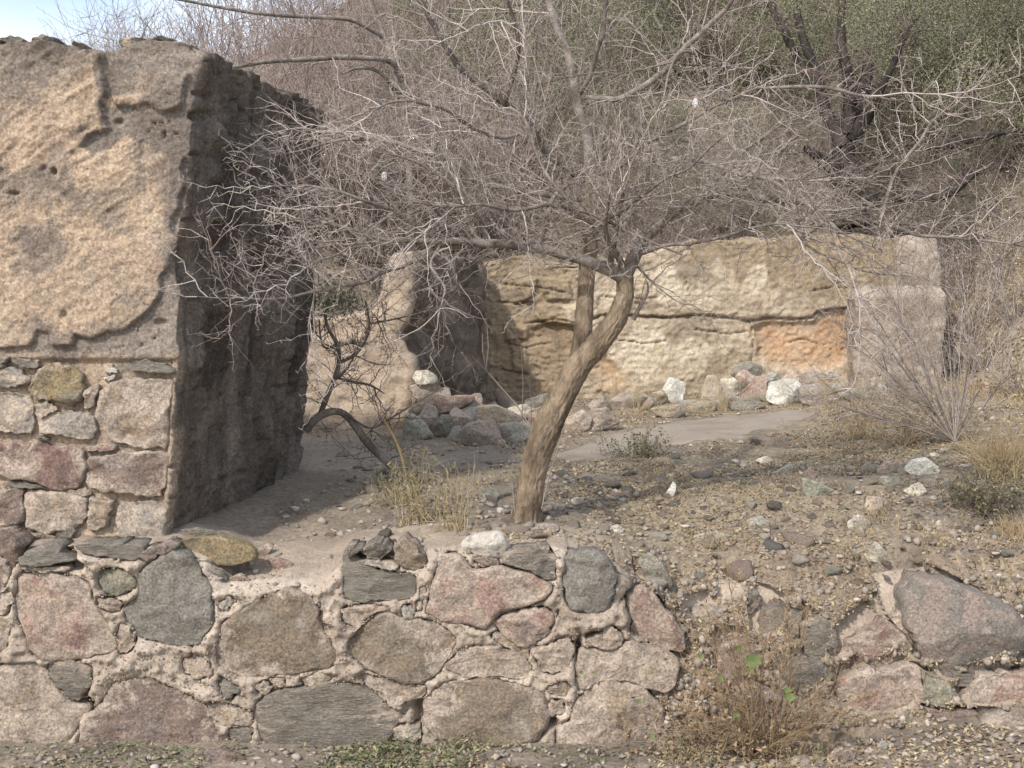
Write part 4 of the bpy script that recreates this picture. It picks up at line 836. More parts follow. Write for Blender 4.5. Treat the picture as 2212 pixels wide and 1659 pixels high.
scatter_mesh('gravel', n, np.stack([gx, gy, Hs(gx, gy) + sz * .3], -1), sz, IV2, IF2, 'gravel', 'grit and pebbles along the foot of the low wall', 'gravel')
# pebbles in the hillside litter
n = 5000
gx = rng.uniform(-3, 9, n); gy = rng.uniform(8.0, 20, n); ok = (gy > 10) | (gx > 3.3); gx, gy = gx[ok], gy[ok]; n = len(gx); sz = .015 + .05 * rng.uniform(0, 1, n) ** 3
scatter_mesh('gravel', n, np.stack([gx, gy, H(gx, gy) + sz * .2], -1), sz, IV2, IF2, 'gravel', 'loose scree stones over the hillside behind the walls', 'gravel')

# leaf litter
QV = np.array([(-1, -.45, 0), (1, -.45, .15), (1, .45, .0), (-1, .45, .3)]); QF = np.array([[0, 1, 2, 3]])
def litter(name, gx, gy, smin, smax, mat, label, lift=.004, tintf=None, extra=0.):
    n = len(gx); s = rng.uniform(smin, smax, n)
    pos = np.stack([gx, gy, Hs(gx, gy) + lift + extra], -1)
    ang = rng.uniform(0, 6.283, n); tl_ = rng.uniform(-.7, .7, (n, 2))
    u = np.stack([np.cos(ang), np.sin(ang), tl_[:, 0]], -1); v = np.stack([-np.sin(ang), np.cos(ang), tl_[:, 1]], -1)
    V = pos[:, None] + s[:, None, None] * (QV[None, :, 0:1] * u[:, None] + QV[None, :, 1:2] * v[:, None] + QV[None, :, 2:3] * np.array([0, 0, 1]))
    F = QF[None] + (np.arange(n) * 4)[:, None, None]
    t = np.repeat(rng.uniform(0, 1, n) if tintf is None else tintf, 4)
    o = link(name, mesh_np(name, V.reshape(-1, 3), F.reshape(-1, 4), {'tint': t}, smooth=False), M[mat]); return tag(o, label, 'leaf litter', kind='stuff')
n = 150000
gx = rng.uniform(-1.3, 3.2, n); gy = 4.28 + 5.3 * rng.uniform(0, 1, n) ** 1.3
dens = fbm(np.stack([gx, gy, 0 * gx], -1), 1.4, 4, seed=9) + .8 * fbm(np.stack([gx, gy, 0 * gx], -1), 6, 3, seed=19) + .45 * (gy < 4.6)
ok = (dens + .7 * sstep(gx + (gy - 4.6) * .12, -.3, .8) > .30 + .5 * rng.uniform(0, 1, n)) & (sdpoly(gx, gy, pathpoly) > rng.uniform(-.03, .1, n))
litter('leaf_litter', gx[ok], gy[ok], .002, .007, 'leafdry', 'tiny dry yellow-brown leaves carpeting the terrace')
n = 9000; gx = rng.uniform(-1.9, 2.1, n); gy = rng.uniform(3.7, 4.2, n)
ok = (fbm(np.stack([gx, gy, 0 * gx], -1), 3, 3, seed=29) + .8 * sstep(gx, .2, .9) > .05)
litter('leaf_litter', gx[ok], gy[ok], .004, .010, 'leafdry', 'dry leaves fallen along the foot of the low wall')
n = 80000; gx = rng.uniform(-4, 12, n); gy = 8 + 14 * rng.uniform(0, 1, n) ** 1.3; ok = (gy > 9.9) | (gx > 3.25)
litter('leaf_litter', gx[ok], gy[ok], .007, .02, 'leafdry', 'dry litter and low straw over the hillside behind the walls', extra=rng.uniform(0, .03, ok.sum()))
idx = rng.choice(len(edge_face), 9000); ep = edge_face[idx] + rng.normal(size=(9000, 3)) * np.array([.006, .003, .006]); ep[:, 1] -= .004
def fixed_litter(name, pos, smin, smax, mat, label, parent=None, org=(0, 0, 0)):
    n = len(pos); s_ = rng.uniform(smin, smax, n); u = rng.normal(size=(n, 3)); u /= np.linalg.norm(u, axis=1, keepdims=True); v = np.cross(u, rng.normal(size=(n, 3))); v /= np.linalg.norm(v, axis=1, keepdims=True)
    V = pos[:, None] + s_[:, None, None] * (QV[None, :, 0:1] * u[:, None] + QV[None, :, 1:2] * v[:, None]); F = QF[None] + (np.arange(n) * 4)[:, None, None]
    return tag(link(name, mesh_np(name, V.reshape(-1, 3) - np.array(org), F.reshape(-1, 4), {'tint': np.repeat(rng.uniform(0, 1, n), 4)}, smooth=False), M[mat], parent), label, 'leaf litter' if label else None, kind='stuff')
fixed_litter('leaf_litter', ep, .002, .008, 'leafdry', 'dry leaves and straw caught on the crumbled right part of the low wall')
n = 26000; gx = rng.uniform(-.6, 3.0, n); gy = 4.45 + 4.6 * rng.uniform(0, 1, n) ** 1.2
ok = (fbm(np.stack([gx, gy, 0 * gx], -1), 2.2, 4, seed=48) > .02 + .25 * rng.uniform(0, 1, n)) & (sdpoly(gx, gy, pathpoly) > .03)
gx, gy = gx[ok], gy[ok]; n = len(gx); gz = Hs(gx, gy); ln_ = rng.uniform(.012, .05, n)
DRY_GRASS = np.stack([gx, gy, gz, gx + rng.normal(0, .5, n) * ln_, gy + rng.normal(0, .5, n) * ln_, gz + ln_ * .8, np.full(n, .0009), np.full(n, .0004), rng.uniform(0, 1, n)], -1)
n = 16000; gx = rng.uniform(3.1, 6.5, n); gy = rng.uniform(7.6, 13.5, n)
ok = fbm(np.stack([gx, gy, 0 * gx], -1), 1.6, 4, seed=49) > -.05 + .2 * rng.uniform(0, 1, n)
gx, gy = gx[ok], gy[ok]; n = len(gx); gz = Hs(gx, gy); ln_ = rng.uniform(.03, .13, n)
SLOPE_GRASS = np.stack([gx, gy, gz, gx + rng.normal(0, .5, n) * ln_, gy + rng.normal(0, .5, n) * ln_, gz + ln_ * .8, np.full(n, .0022), np.full(n, .001), rng.uniform(0, 1, n)], -1)
# green ground plants at the bottom left
n = 6500; gx = rng.normal(-.7, .42, n); gy = rng.uniform(3.9, 4.2, n)
ok = fbm(np.stack([gx, gy, 0 * gx], -1), 4, 4, seed=33) + rng.uniform(-.3, .2, n) > -.05
gx, gy = gx[ok], gy[ok]
o = litter('ground_cover', gx, gy, .004, .008, 'clover', 'low green creeping plants at the foot of the wall', extra=rng.uniform(0, .045, len(gx)) * (.5 + fbm(np.stack([gx, gy, 0 * gx], -1), 8, 2, seed=34))); o['category'] = 'ground cover'

# ------------------------------------------------------------------ branches
def tube_mesh(name, pts, rad, sides=14, step=.03, bark=0., seed=0, org=(0, 0, 0), stretch=(1, 1, .25)):
    p = np.asarray(pts, float); r = np.asarray(rad, float)
    d = np.r_[0, np.cumsum(np.linalg.norm(np.diff(p, axis=0), axis=1))]
    k = max(4, int(d[-1] / step)); t = np.linspace(0, d[-1], k)
    # smooth spline by repeated averaging of the dense polyline
    q = np.stack([np.interp(t, d, p[:, i]) for i in range(3)], -1); rr = np.interp(t, d, r)
    for _ in range(3): q[1:-1] = .25 * q[:-2] + .5 * q[1:-1] + .25 * q[2:]
    T = np.gradient(q, axis=0); T /= np.linalg.norm(T, axis=1, keepdims=True) + 1e-9
    ref = np.array([0.13, 1., .07]); U = np.cross(T, ref); U /= np.linalg.norm(U, axis=1, keepdims=True) + 1e-9; W = np.cross(T, U)
    a = np.linspace(0, 2 * math.pi, sides, endpoint=False)
    dirs = U[:, None] * np.cos(a)[None, :, None] + W[:, None] * np.sin(a)[None, :, None]
    R = rr[:, None] * np.ones(sides)
    if bark:
        s_ = np.c_[np.cos(a), np.sin(a)]
        c3 = np.stack([np.broadcast_to(s_[:, 0], R.shape) , np.broadcast_to(s_[:, 1], R.shape), np.broadcast_to(t[:, None], R.shape)], -1)
        tw_ = c3[..., 2:3] * np.array([1.3, -1.1, 0])
        R = R * (1 + bark * (1.4 * ridged((c3 + tw_) * np.array([5.5, 5.5, 17.0]), 1, 4, seed=seed) + .9 * fbm(c3 * np.array([1.2, 1.2, 6.]), 1, 4, seed=seed + 3)))
        lump = .10 * fbm(np.c_[0 * t, 0 * t, t], 5, 2, seed=seed + 5); R = R * (1 + lump[:, None])
    V = q[:, None] + dirs * R[..., None]
    V = V.reshape(-1, 3); F = gridfaces(k, sides, True)
    # end caps as degenerate-free fans turned to quads is needless: close with a tiny ring
    return mesh_np(name, V - np.array(org), F)
def prisms(segs):
    s = np.array(segs, float); a = s[:, :3]; b = s[:, 3:6]; r0 = s[:, 6]; r1 = s[:, 7]; tn = s[:, 8]
    d = b - a; d /= np.linalg.norm(d, axis=1, keepdims=True) + 1e-9
    ref = np.where(np.abs(d[:, 2:3]) > .9, np.array([[1., 0, 0]]), np.array([[0, 0, 1.]]))
    u = np.cross(d, ref); u /= np.linalg.norm(u, axis=1, keepdims=True) + 1e-9; v = np.cross(d, u)
    V = []
    for (c, r) in ((a, r0), (b, r1)):
        for k in range(3):
            an = k * 2.0944; V.append(c + (u * math.cos(an) + v * math.sin(an)) * r[:, None])
    V = np.stack(V, 1); n = len(s); F0 = np.array([[0, 1, 4, 3], [1, 2, 5, 4], [2, 0, 3, 5]])
    F = F0[None] + (np.arange(n) * 6)[:, None, None]
    return V.reshape(-1, 3), F.reshape(-1, 4), np.repeat(tn, 6)
def seg_obj(name, segs, mat, parent=None, org=(0, 0, 0), stuff=False):
    V, F, t = prisms(segs); o = link(name, mesh_np(name, V - np.array(org), F, {'tint': t}), M[mat], parent)
    if stuff: o['kind'] = 'stuff'
    return o
R_un = random.uniform
def rdir(): 
    v = Vector((random.gauss(0, 1), random.gauss(0, 1), random.gauss(0, 1))); v.normalize(); return v
def grow(p, d, L, r, lev, out, thorn=True, zig=.42, up=0., seg=.035, kids=1.0, tint=None, squash=.75):
    """zig-zag thorny twig"""
    tn = R_un(.15, 1) if tint is None else tint
    n = max(2, int(L / seg)); axis = rdir().cross(d); 
    if axis.length < .01: axis = Vector((1, 0, 0))
    axis.normalize(); sgn = 1; base = d.copy(); st = L / n
    for i in range(n):
        sgn = -sgn
        dd = (base + axis * zig * sgn * R_un(.3, 1.1) + rdir() * .12).normalized()
        q = p + dd * st * R_un(.8, 1.2); f0 = 1 - .7 * i / n; f1 = 1 - .7 * (i + 1) / n
        out.append((p.x, p.y, p.z, q.x, q.y, q.z, r * f0, r * f1, tn))
        if thorn and random.random() < .8:
            t_ = (axis * sgn * -1 + rdir() * .5 + dd * .2).normalized() * R_un(.009, .024); e = q + t_
            out.append((q.x, q.y, q.z, e.x, e.y, e.z, min(.0013, r * .7), .0005, tn))
        if lev > 0 and random.random() < kids * .5:
            cd = (dd * .55 + axis * sgn * -1 * R_un(.5, 1) + rdir() * .45); cd.y *= squash; cd.normalize()
            grow(q, cd, L * R_un(.3, .65) * (1 - .4 * i / n), r * .62, lev - 1, out, thorn, zig, up, seg, kids, min(1, max(0, tn + R_un(-.2, .2))))
        base = (base + rdir() * .14 + Vector((0, 0, up))).normalized(); p = q

# main thorn tree -----------------------------------------------------------
TY = 4.78
tbase = raycast(1137, 1132); TY = float(tbase[1]) + .06
mt_root = empty('thorn_tree', (tbase[0], TY, float(H(tbase[0], TY))), 'leafless thorny tree with leaning forked trunk in the middle, wide spreading grey branches', 'tree')
mo = np.array(mt_root.location)
def limb3(pts, y0, y1):
    n = len(pts); ys_ = np.linspace(y0, y1, n); a = np.array([p[:2] for p in pts], float)
    W = np.array([P(a[i, 0], a[i, 1], ys_[i]) for i in range(n)]); r = np.array([p[2] for p in pts]) / FPX * ys_
    return W, r
W, r = limb3([(1133,1172,56),(1137,1140,42),(1142,1100,33),(1147,1050,30),(1160,985,33),(1184,920,36),(1216,850,31),(1250,790,29),(1292,742,28),(1330,692,25),(1350,640,20),(1350,600,19),(1342,575,18)], TY, TY)
W[-1][2] += .01
link('trunk', tube_mesh('trunk', W, r * .86, 84, .006, .10, 3, mo), M['bark'], mt_root)
W, r = limb3([(1240,815,20),(1256,750,23),(1262,690,22),(1267,600,20),(1274,520,18),(1272,440,18),(1277,385,15)], TY, TY + .2)
link('trunk', tube_mesh('trunk', W, r * .86, 60, .007, .09, 7, mo), M['bark'], mt_root)
limbs = [
 ([(1277,400,16),(1272,330,14),(1256,250,13),(1242,160,12),(1226,100,11),(1192,40,9),(1170,-60,7)], .18, .4, .45),
 ([(1345,600,19),(1325,588,19),(1290,570,17),(1230,548,15),(1160,535,13),(1090,528,12),(1000,520,10),(930,525,8),(860,520,6),(780,500,5),(700,480,4),(640,475,2)], 0, -.25, 1),
 ([(1010,522,7),(930,548,5),(860,580,5),(800,603,4.5),(700,630,4),(600,646,3.5),(500,645,2.5),(425,638,1.5)], -.1, -.62, .8),
 ([(1348,600,19),(1380,540,16),(1430,480,14),(1490,435,12),(1560,410,10),(1640,420,9),(1750,440,8),(1830,465,7),(1900,480,6),(1970,505,5),(2100,515,3),(2230,530,2)], 0, -.3, 1),
 ([(1500,432,8),(1560,375,8),(1600,330,6),(1650,290,4),(1720,250,2)], 0, .3, 1),
 ([(1474,550,3),(1370,503,4),(1284,463,5),(1257,453,5),(1200,410,5),(1164,350,5),(1144,293,5),(1114,237,5),(1097,230,5)], -.2, -.15, .8),
 ([(1270,395,10),(1254,382,10),(1210,360,8),(1170,317,8),(1147,283,8),(1127,240,8),(1087,227,8),(1037,190,8),(1004,153,8),(970,110,7.5),(944,73,7),(924,33,7),(890,-30,6)], .2, .0, .9),
 ([(1090,228,6),(1094,213,6),(1114,150,6),(1119,100,5.5),(1114,50,5),(1090,-20,4)], .05, -.1, .9),
 ([(1257,377,9),(1317,370,8),(1364,333,7),(1407,303,6),(1475,267,5),(1560,225,4),(1640,190,3)], .2, -.1, 1),
 ([(1364,335,6),(1387,347,6),(1475,340,6),(1508,343,6),(1575,363,6),(1632,380,6),(1695,407,5),(1752,447,5),(1802,493,4),(1828,513,3),(1900,540,2)], .1, -.45, 1),
 ([(1245,215,8),(1254,210,7),(1337,220,7),(1350,217,8),(1404,180,8),(1475,115,8),(1525,60,7),(1571,7,6),(1590,-30,6)], .3, -.05, .9),
 ([(1245,215,7),(1254,200,6),(1280,140,6),(1300,67,6),(1304,-20,5)], .3, .1, .9),
 ([(1120,290,5),(1077,300,6),(1037,283,6),(1004,260,6),(950,233,5),(894,218,4),(847,222,3),(800,240,2)], .0, -.4, 1),
 ([(944,520,7),(897,487,7),(850,457,6),(797,437,5),(737,413,4),(660,400,3),(580,405,2)], -.1, -.45, 1),
 ([(1272,432,9),(1180,420,8),(1097,407,8),(1037,397,8),(990,360,8),(937,333,8),(880,313,7),(820,300,5),(740,300,4),(650,320,2.5),(560,350,2)], .2, .1, 1.1),
 ([(1060,525,7),(1027,473,7),(997,430,6),(954,387,5),(900,350,4),(840,330,2)], -.05, -.3, 1),
 ([(1160,535,8),(1180,483,8),(1200,427,6),(1237,385,4)], 0, .1, 1),
 ([(1315,585,9),(1320,540,8),(1335,500,6),(1345,440,4),(1360,400,3)], 0, -.15, 1),
 ([(1350,592,9),(1340,555,9),(1310,520,7),(1300,470,5),(1320,420,3)], 0, -.3, 1),
 ([(1372,552,6),(1430,530,5),(1520,520,5),(1600,500,4),(1680,480,3),(1760,490,2)], -.02, -.5, 1),
 ([(1368,690,7),(1385,655,5),(1402,625,3),(1396,610,2)], 0, -.05, .15),
 ([(1376,575,4),(1400,600,3),(1440,640,2),(1475,660,1.5)], 0, -.2, .6),
 ([(1272,480,8),(1230,455,7),(1180,440,6),(1110,455,5),(1040,440,4),(960,450,3),(900,440,2)], .1, -.5, 1),
 ([(1274,520,7),(1310,470,6),(1380,430,5),(1440,380,4),(1500,360,3),(1560,300,2)], .05, -.5, 1),
 ([(1640,190,3),(1700,185,5),(1775,190,5),(1860,205,4),(1930,215,3)], -.2, -.3, .7),
 ([(1900,480,5),(1925,400,4.5),(1960,340,4.5),(2010,260,4),(2060,220,3),(2100,190,2)], -.3, -.3, .8),
 ([(850,460,4),(800,500,4),(760,530,3),(700,560,3),(640,590,2)], -.3, -.55, .8),
 ([(1640,420,5),(1700,480,4),(1760,540,3),(1850,580,2),(1960,600,2)], -.1, -.5, .7),
 ([(950,530,4),(930,570,4),(960,620,3),(950,690,2)], -.2, -.4, .9),
 ([(1500,115,5),(1475,110,3),(1440,170,3),(1430,240,2)], -.05, -.2, .4),
]
alltw = 0
for li_, (pts, da, db, dens) in enumerate(limbs):
    W, r = limb3(pts, TY + da, TY + db)
    # small wander so that limbs are not ruled lines
    d = np.r_[0, np.cumsum(np.linalg.norm(np.diff(W, axis=0), axis=1))]; k = max(6, int(d[-1] / .035)); t = np.linspace(0, d[-1], k)
    W2 = np.stack([np.interp(t, d, W[:, i]) for i in range(3)], -1); r2 = np.interp(t, d, r) * .8
    W2 += np.stack([fbm(np.c_[t, 0 * t + li_, 0 * t + j], 9, 3, seed=140 + j) * .02 for j in range(3)], -1) * np.minimum(1, t / .1)[:, None]
    b = link('branch', tube_mesh('branch', W2, r2, 10 if r.max() < .012 else 16, .018, .06, li_, mo), M['limb'] if li_ not in (6, 7) else M['limbdark'], mt_root)
    segs = []
    T = np.gradient(W2, axis=0)
    m = int(d[-1] * 54 * dens)
    for j in range(m):
        u = random.uniform(.12, 1.0) if li_ != 1 else random.uniform(.2, 1)
        i = min(k - 1, int(u * (k - 1))); tv = Vector(T[i]).normalized(); pr = rdir(); pr = (pr - tv * pr.dot(tv)).normalized()
        dd = (tv * R_un(.1, .9) + pr * R_un(.5, 1)); dd.y *= .8; dd.z += R_un(-.25, .3); dd.normalize()
        big = random.random() < .06
        if dd.z < -.1 or W2[i][2] < 1.62: dd.z += .35; dd.normalize()
        grow(Vector(W2[i]), dd, R_un(.38, .6) if big else R_un(.1, .36), R_un(.003, .0048) if big else R_un(.0011, .0027), 2, segs, kids=.9, zig=R_un(.15, .42))
    e = Vector(W2[-1]); grow(e, Vector(T[-1]).normalized(), .3, .0025, 2, segs)
    alltw += len(segs)
    if segs: seg_obj('twigs', segs, 'twig', b, mo, stuff=True)
print('twig segments', alltw)

# white fluff caught in twigs (two)
for px, py, Y, lab in [(830, 381, 4.5, 'white fluffy tuft caught in the twigs left of the trunk'), (1502, 222, 4.5, 'white fluffy tuft caught in the twigs upper right of the trunk')]:
    c = P(px, py, Y); segs = []
    for k in range(160):
        v = rdir() * .014; segs.append((c[0], c[1], c[2], c[0] + v.x * .8, c[1] + v.y * .6, c[2] + v.z * 1.2, .0012, .0006, 1))
    V, F, t = prisms(segs); o = link('fluff_tuft', mesh_np('fluff_tuft', V - c, F, {'tint': t}), M['feather'], None, c); tag(o, lab, 'fluff', 'white tufts in the thorn tree')

# thorny shrub beside the tall wall -----------------------------------------
sy = 5.9
sb = raycast(880, 1045); sy = float(sb[1])
shr = empty('thorn_shrub', (float(P(872,1040,sy)[0]), sy, float(H(P(872,1040,sy)[0], sy))), 'twisted dark thorny shrub with peeling stems and a few green sprigs beside the tall wall', 'shrub')
so_ = np.array(shr.location)
def limbset(root, org, lst, Y, mat, twmat, tl_=.25, td=14, lev=2, rt=.0018, kids=.85, zig=.42):
    for li_, (pts, da, db, dens) in enumerate(lst):
        W, r = limb3(pts, Y + da, Y + db); r = r * .6
        b = link('stem', tube_mesh('stem', W, r, 12, .02, .08, li_ + 40, org), M[mat], root); segs = []
        d = np.linalg.norm(np.diff(W, axis=0), axis=1).sum(); k = len(W)
        for j in range(int(d * td * dens)):
            u = R_un(.1, 1) * (k - 1.001); i = int(u); pt = W[i] + (W[i + 1] - W[i]) * (u - i); tv = Vector(W[i + 1] - W[i]).normalized()
            dd = (tv * R_un(.1, .8) + rdir() * .9).normalized(); grow(Vector(pt), dd, R_un(.4, 1) * tl_, rt, lev, segs, kids=kids, zig=zig)
        if segs: seg_obj('twigs', segs, twmat, b, org, stuff=True)
limbset(shr, so_, [
 ([(885,1075,17),(872,1035,16),(830,990,15),(795,960,14),(765,915,14),(740,888,13),(710,888,14),(680,905,15),(660,930,14)], 0, .1, .4),
 ([(690,900,10),(705,860,10),(722,820,9),(735,780,8),(728,740,7),(705,705,6),(700,670,5),(730,640,3)], .1, 0, 1),
 ([(735,782,6),(765,770,6),(790,740,5),(800,700,4),(790,650,3)], .05, -.1, 1.1),
 ([(725,815,5),(760,825,5),(800,830,4),(830,850,2)], .05, -.1, 1),
 ([(728,742,5),(700,760,4),(690,720,3),(690,690,2)], .05, .1, 1),
 ([(740,890,5),(800,930,4),(850,900,3),(930,850,2),(960,840,1.5)], .05, -.1, .6),
 ([(800,700,3),(850,690,3),(930,670,2),(990,650,1.5)], -.1, -.2, 1),
 ([(722,820,5),(750,800,4),(770,760,3),(760,720,2)], .05, .2, 1)], sy, 'bark2', 'twigdark', td=42, tl_=.26, rt=.0026)
# green sprigs
def leaves(name, n, gen, smin, smax, mat, parent, org, kind=True, aspect=.45):
    pos = np.array([gen() for _ in range(n)]); s = rng.uniform(smin, smax, n)
    u = rng.normal(size=(n, 3)); u /= np.linalg.norm(u, axis=1, keepdims=True); v = np.cross(u, rng.normal(size=(n, 3))); v /= np.linalg.norm(v, axis=1, keepdims=True)
    Q = np.array([(-1, -aspect), (1, -aspect * .4), (1, aspect * .4), (-1, aspect)])
    V = pos[:, None] + s[:, None, None] * (Q[None, :, 0:1] * u[:, None] + Q[None, :, 1:2] * v[:, None])
    F = QF[None] + (np.arange(n) * 4)[:, None, None]
    o = link(name, mesh_np(name, V.reshape(-1, 3) - np.array(org), F.reshape(-1, 4), {'tint': np.repeat(rng.uniform(0, 1, n), 4)}, smooth=False), M[mat], parent)
    if kind: o['kind'] = 'stuff'
    return o
def gl():
    c = P(random.gauss(725, 28), random.gauss(648, 20), sy + random.gauss(0, .08)); return c
leaves('leaves', 1500, gl, .004, .012, 'leafgreen', shr, so_, aspect=.25)
# snapped straw-coloured stick leaning by it
W, r = limb3([(878,1030,4),(868,980,4.5),(850,940,5),(833,912,4.5),(828,905,3)], sy - .2, sy - .3)
tag(link('stick', tube_mesh('stick', W, r * .6, 8, .03, .05, 3, W[0]), M['straw'], None, W[0]), 'snapped tan stick leaning up in front of the thorny shrub', 'stick')

# tall bare weed stalks left of the trunk
def stalks(name, label, cat, lst, Y, mat, group=None, part='stalk'):
    W0 = P(lst[0][0][0], lst[0][0][1], Y); rt = empty(name, W0, label, cat, group)
    for k, pts in enumerate(lst):
        W, r = limb3(pts, Y, Y + R_un(-.1, .1)); segs = []
        for i in range(len(W) - 1): segs.append((*W[i], *W[i + 1], r[i] * .6, r[i + 1] * .6, R_un(.2, .6)))
        seg_obj(part, segs, mat, rt, W0)
    return rt
stalks('dry_weed', 'tall forked bare weed stalk standing just left of the leaning trunk', 'weed',
 [[(1155,960,3),(1150,930,3),(1120,880,3),(1085,840,3),(1050,800,2.5),(1020,770,2)], [(1050,800,2),(1043,760,2),(1042,720,1.5)], [(1050,800,2),(1055,750,1.5),(1052,705,1.2)], [(1130,960,2),(1128,900,2),(1130,830,1.5),(1125,740,1.2),(1090,705,1)], [(1148,960,1.6),(1148,880,1.5),(1143,820,1.2)]], 6.6, 'twig')
stalks('dry_weed', 'pair of thin curved stalks against the right side of the trunk base', 'weed',
 [[(1170,1100,2.5),(1185,1030,2.5),(1205,970,2),(1220,915,1.5)], [(1112,1110,1.5),(1106,1040,1.5),(1108,990,1)]], TY - .12, 'twig')

tag(seg_obj('dry_grass', DRY_GRASS, 'straw', stuff=True), 'short sparse dry grass over the stony terrace', 'grass')
tag(seg_obj('dry_grass', SLOPE_GRASS, 'straw', stuff=True), 'dry yellow grass over the slope behind the corner pillar', 'grass')
# generic dry bunches
def bunch(name, label, cat, px, py, n, L, spread, mat='straw', lev=1, r=.0012, bend=.1, group=None, Y=None, thorn=False, leafm=None, nleaf=0, ls=(.004, .01), kids=.6, lean=(0, 0), zig=.18):
    b = raycast(px, py) if Y is None else P(px, py, Y); 
    bz = float(H(b[0], b[1])) if Y is None else b[2]
    org = np.array([b[0], b[1], bz]); rt = empty(name, org, label, cat, group); segs = []
    for k in range(n):
        d = Vector((random.gauss(lean[0], spread), random.gauss(lean[1], spread * .8), 1)).normalized()
        p0 = Vector(org) + Vector((random.gauss(0, spread * .08), random.gauss(0, spread * .06), -.01))
        grow(p0, d, L * R_un(.5, 1.1), r * R_un(.7, 1.4), lev, segs, thorn=thorn, zig=zig, up=bend, seg=L / 7, kids=kids)
    seg_obj('stems', segs, mat, rt, org, stuff=True)
    if leafm:
        S_ = np.array(segs)
        def g_():
            q = S_[rng.integers(len(S_))]; return q[3:6] + rng.normal(size=3) * .008
        leaves('leaves', nleaf, g_, ls[0], ls[1], leafm, rt, org)
    return rt
bunch('weed_clump', 'tangled dry grey-green weeds left of the trunk base, in front of the thorny shrub', 'weeds', 905, 1130, 60, .26, .45, 'straw', 1, .0012, leafm='leafweed', nleaf=420, group=None)
bunch('weed_clump', 'thin dry weeds touching the left foot of the trunk', 'weeds', 985, 1150, 45, .26, .4, 'straw', 1, .0011, leafm='leafweed', nleaf=220)
bunch('weed_clump', 'tuft of dry stems between thorny shrub and tall wall shadow', 'weeds', 850, 1095, 30, .2, .5, 'straw', 1, .001, leafm='leafweed', nleaf=300)
bunch('low_shrub', 'low olive shrublet beside the path right of the trunk', 'shrub', 1385, 985, 60, .15, 1.0, 'twigdark', 1, .0013, leafm='leafweed', nleaf=900)
bunch('low_shrub', 'dark grey-green bushlet on the slope at the right edge', 'shrub', 2130, 1110, 110, .22, .9, 'twigdark', 2, .0014, leafm='leafweed', nleaf=1300)
bunch('grass_tuft', 'pale yellow bunch grass tuft at the right edge above the dark bushlet', 'grass', 2165, 1035, 420, .34, .45, 'straw', 0, .0013, bend=-.12, zig=.05)
bunch('grass_tuft', 'brown dead grass tuft at the right edge below the yellow tuft', 'grass', 2195, 1160, 160, .13, .5, 'straw', 0, .0012, bend=-.1, zig=.05)
for i, (px, py) in enumerate([(1560, 1180), (1850, 1200), (1700, 1230), (2000, 1190), (1900, 1130), (1500, 1250)]):
    bunch('weed_clump', ['sparse dry weeds on the slope right of the trunk', 'sparse dry weeds above the big mauve wall stone', 'sparse dry weeds behind the slate wall stones', 'wispy dry weeds left of the dark bushlet', 'wispy dry weeds below the triangular green stone', 'dry weeds by the sunk dark triangular stone'][i], 'weeds', px, py, 26, .12, .7, 'straw', 1, .0009, leafm='leafdry', nleaf=180, ls=(.003, .007))
for i, (px, py) in enumerate([(1330, 855), (1380, 880), (1560, 870), (1790, 880), (1860, 900)]):
    bunch('weed_clump', ['thin upright weeds growing before the back wall behind the trunk', 'thin weeds between mauve blocks and the white lime block', 'few weeds in the right rubble heap', 'weeds at the right end of the rubble before the pillar', 'dry weeds below the corner pillar'][i], 'weeds', px, py + 20, 22, .42, .25, 'straw', 1, .0016)

for px, py, lab in [(2120, 800, 'dry brush on the slope right of the pillar, high up by the frame edge'), (2190, 700, 'dry brush on the slope at the right edge level with the pillar top'), (2080, 740, 'thin dry brush close behind the corner pillar'), (2160, 620, 'dry brush highest on the slope at the right edge'), (2200, 860, 'dry brush at the right edge above the yellow tuft'), (2090, 640, 'brown dry brush above and right of the corner pillar'), (2180, 560, 'tangled brush at the right edge under the olive trees')]:
    bunch('dry_brush', lab, 'brush', px, py, 34, .55, .5, 'twig', 2, .0032, leafm='leafdry', nleaf=500, ls=(.005, .014), kids=.8)
# dry leafless shrub at right
dsb = raycast(2062, 955)
dry = empty('dry_shrub', (dsb[0], dsb[1], float(H(dsb[0], dsb[1]))), 'large fan-shaped leafless dry shrub on the right slope before the pillar', 'shrub')
segs = []; do = np.array(dry.location)
fan = [(1850,640),(1800,560),(1900,600),(1780,680),(1830,740),(1790,810),(1740,870),(1960,620),(2010,600),(2040,560),(2080,640),(2110,700),(2150,620),(2180,720),(1870,700),(1900,760),(1800,880),(1950,700),(2000,680),(2060,720),(2200,800),(1830,900),(1760,830),(2130,600),(1880,830),(1930,640)]
for tx, ty in fan:
    tip = P(tx, ty, dsb[1] + R_un(-.5, .5)); stm = []
    dv = Vector(tip - do); L_len = dv.length
    p0 = do.copy(); mid = do + (tip - do) * .5 + np.array([0, 0, -.05])
    pts = np.array([p0, do + (tip - do) * .25 + np.array([0, 0, .015]), mid + np.array([0, 0, .07]), do + (tip - do) * .78 + np.array([0, 0, .03]), tip])
    for i in range(4): stm.append((*pts[i], *pts[i + 1], .0055 * (1 - i * .22), .0055 * (1 - (i + 1) * .22), R_un(.3, .8)))
    sobj = seg_obj('stem', stm, 'twig', dry, do); sg = []
    for j in range(15):
        u = R_un(.15, 1) * 3.99; i = int(u); pt = pts[i] + (pts[i + 1] - pts[i]) * (u - i)
        d = (dv.normalized() + rdir() * .5).normalized(); grow(Vector(pt), d, R_un(.12, .4), .0018, 1, sg, thorn=False, zig=.15, seg=.06)
    seg_obj('twigs', sg, 'twig', sobj, do, stuff=True)
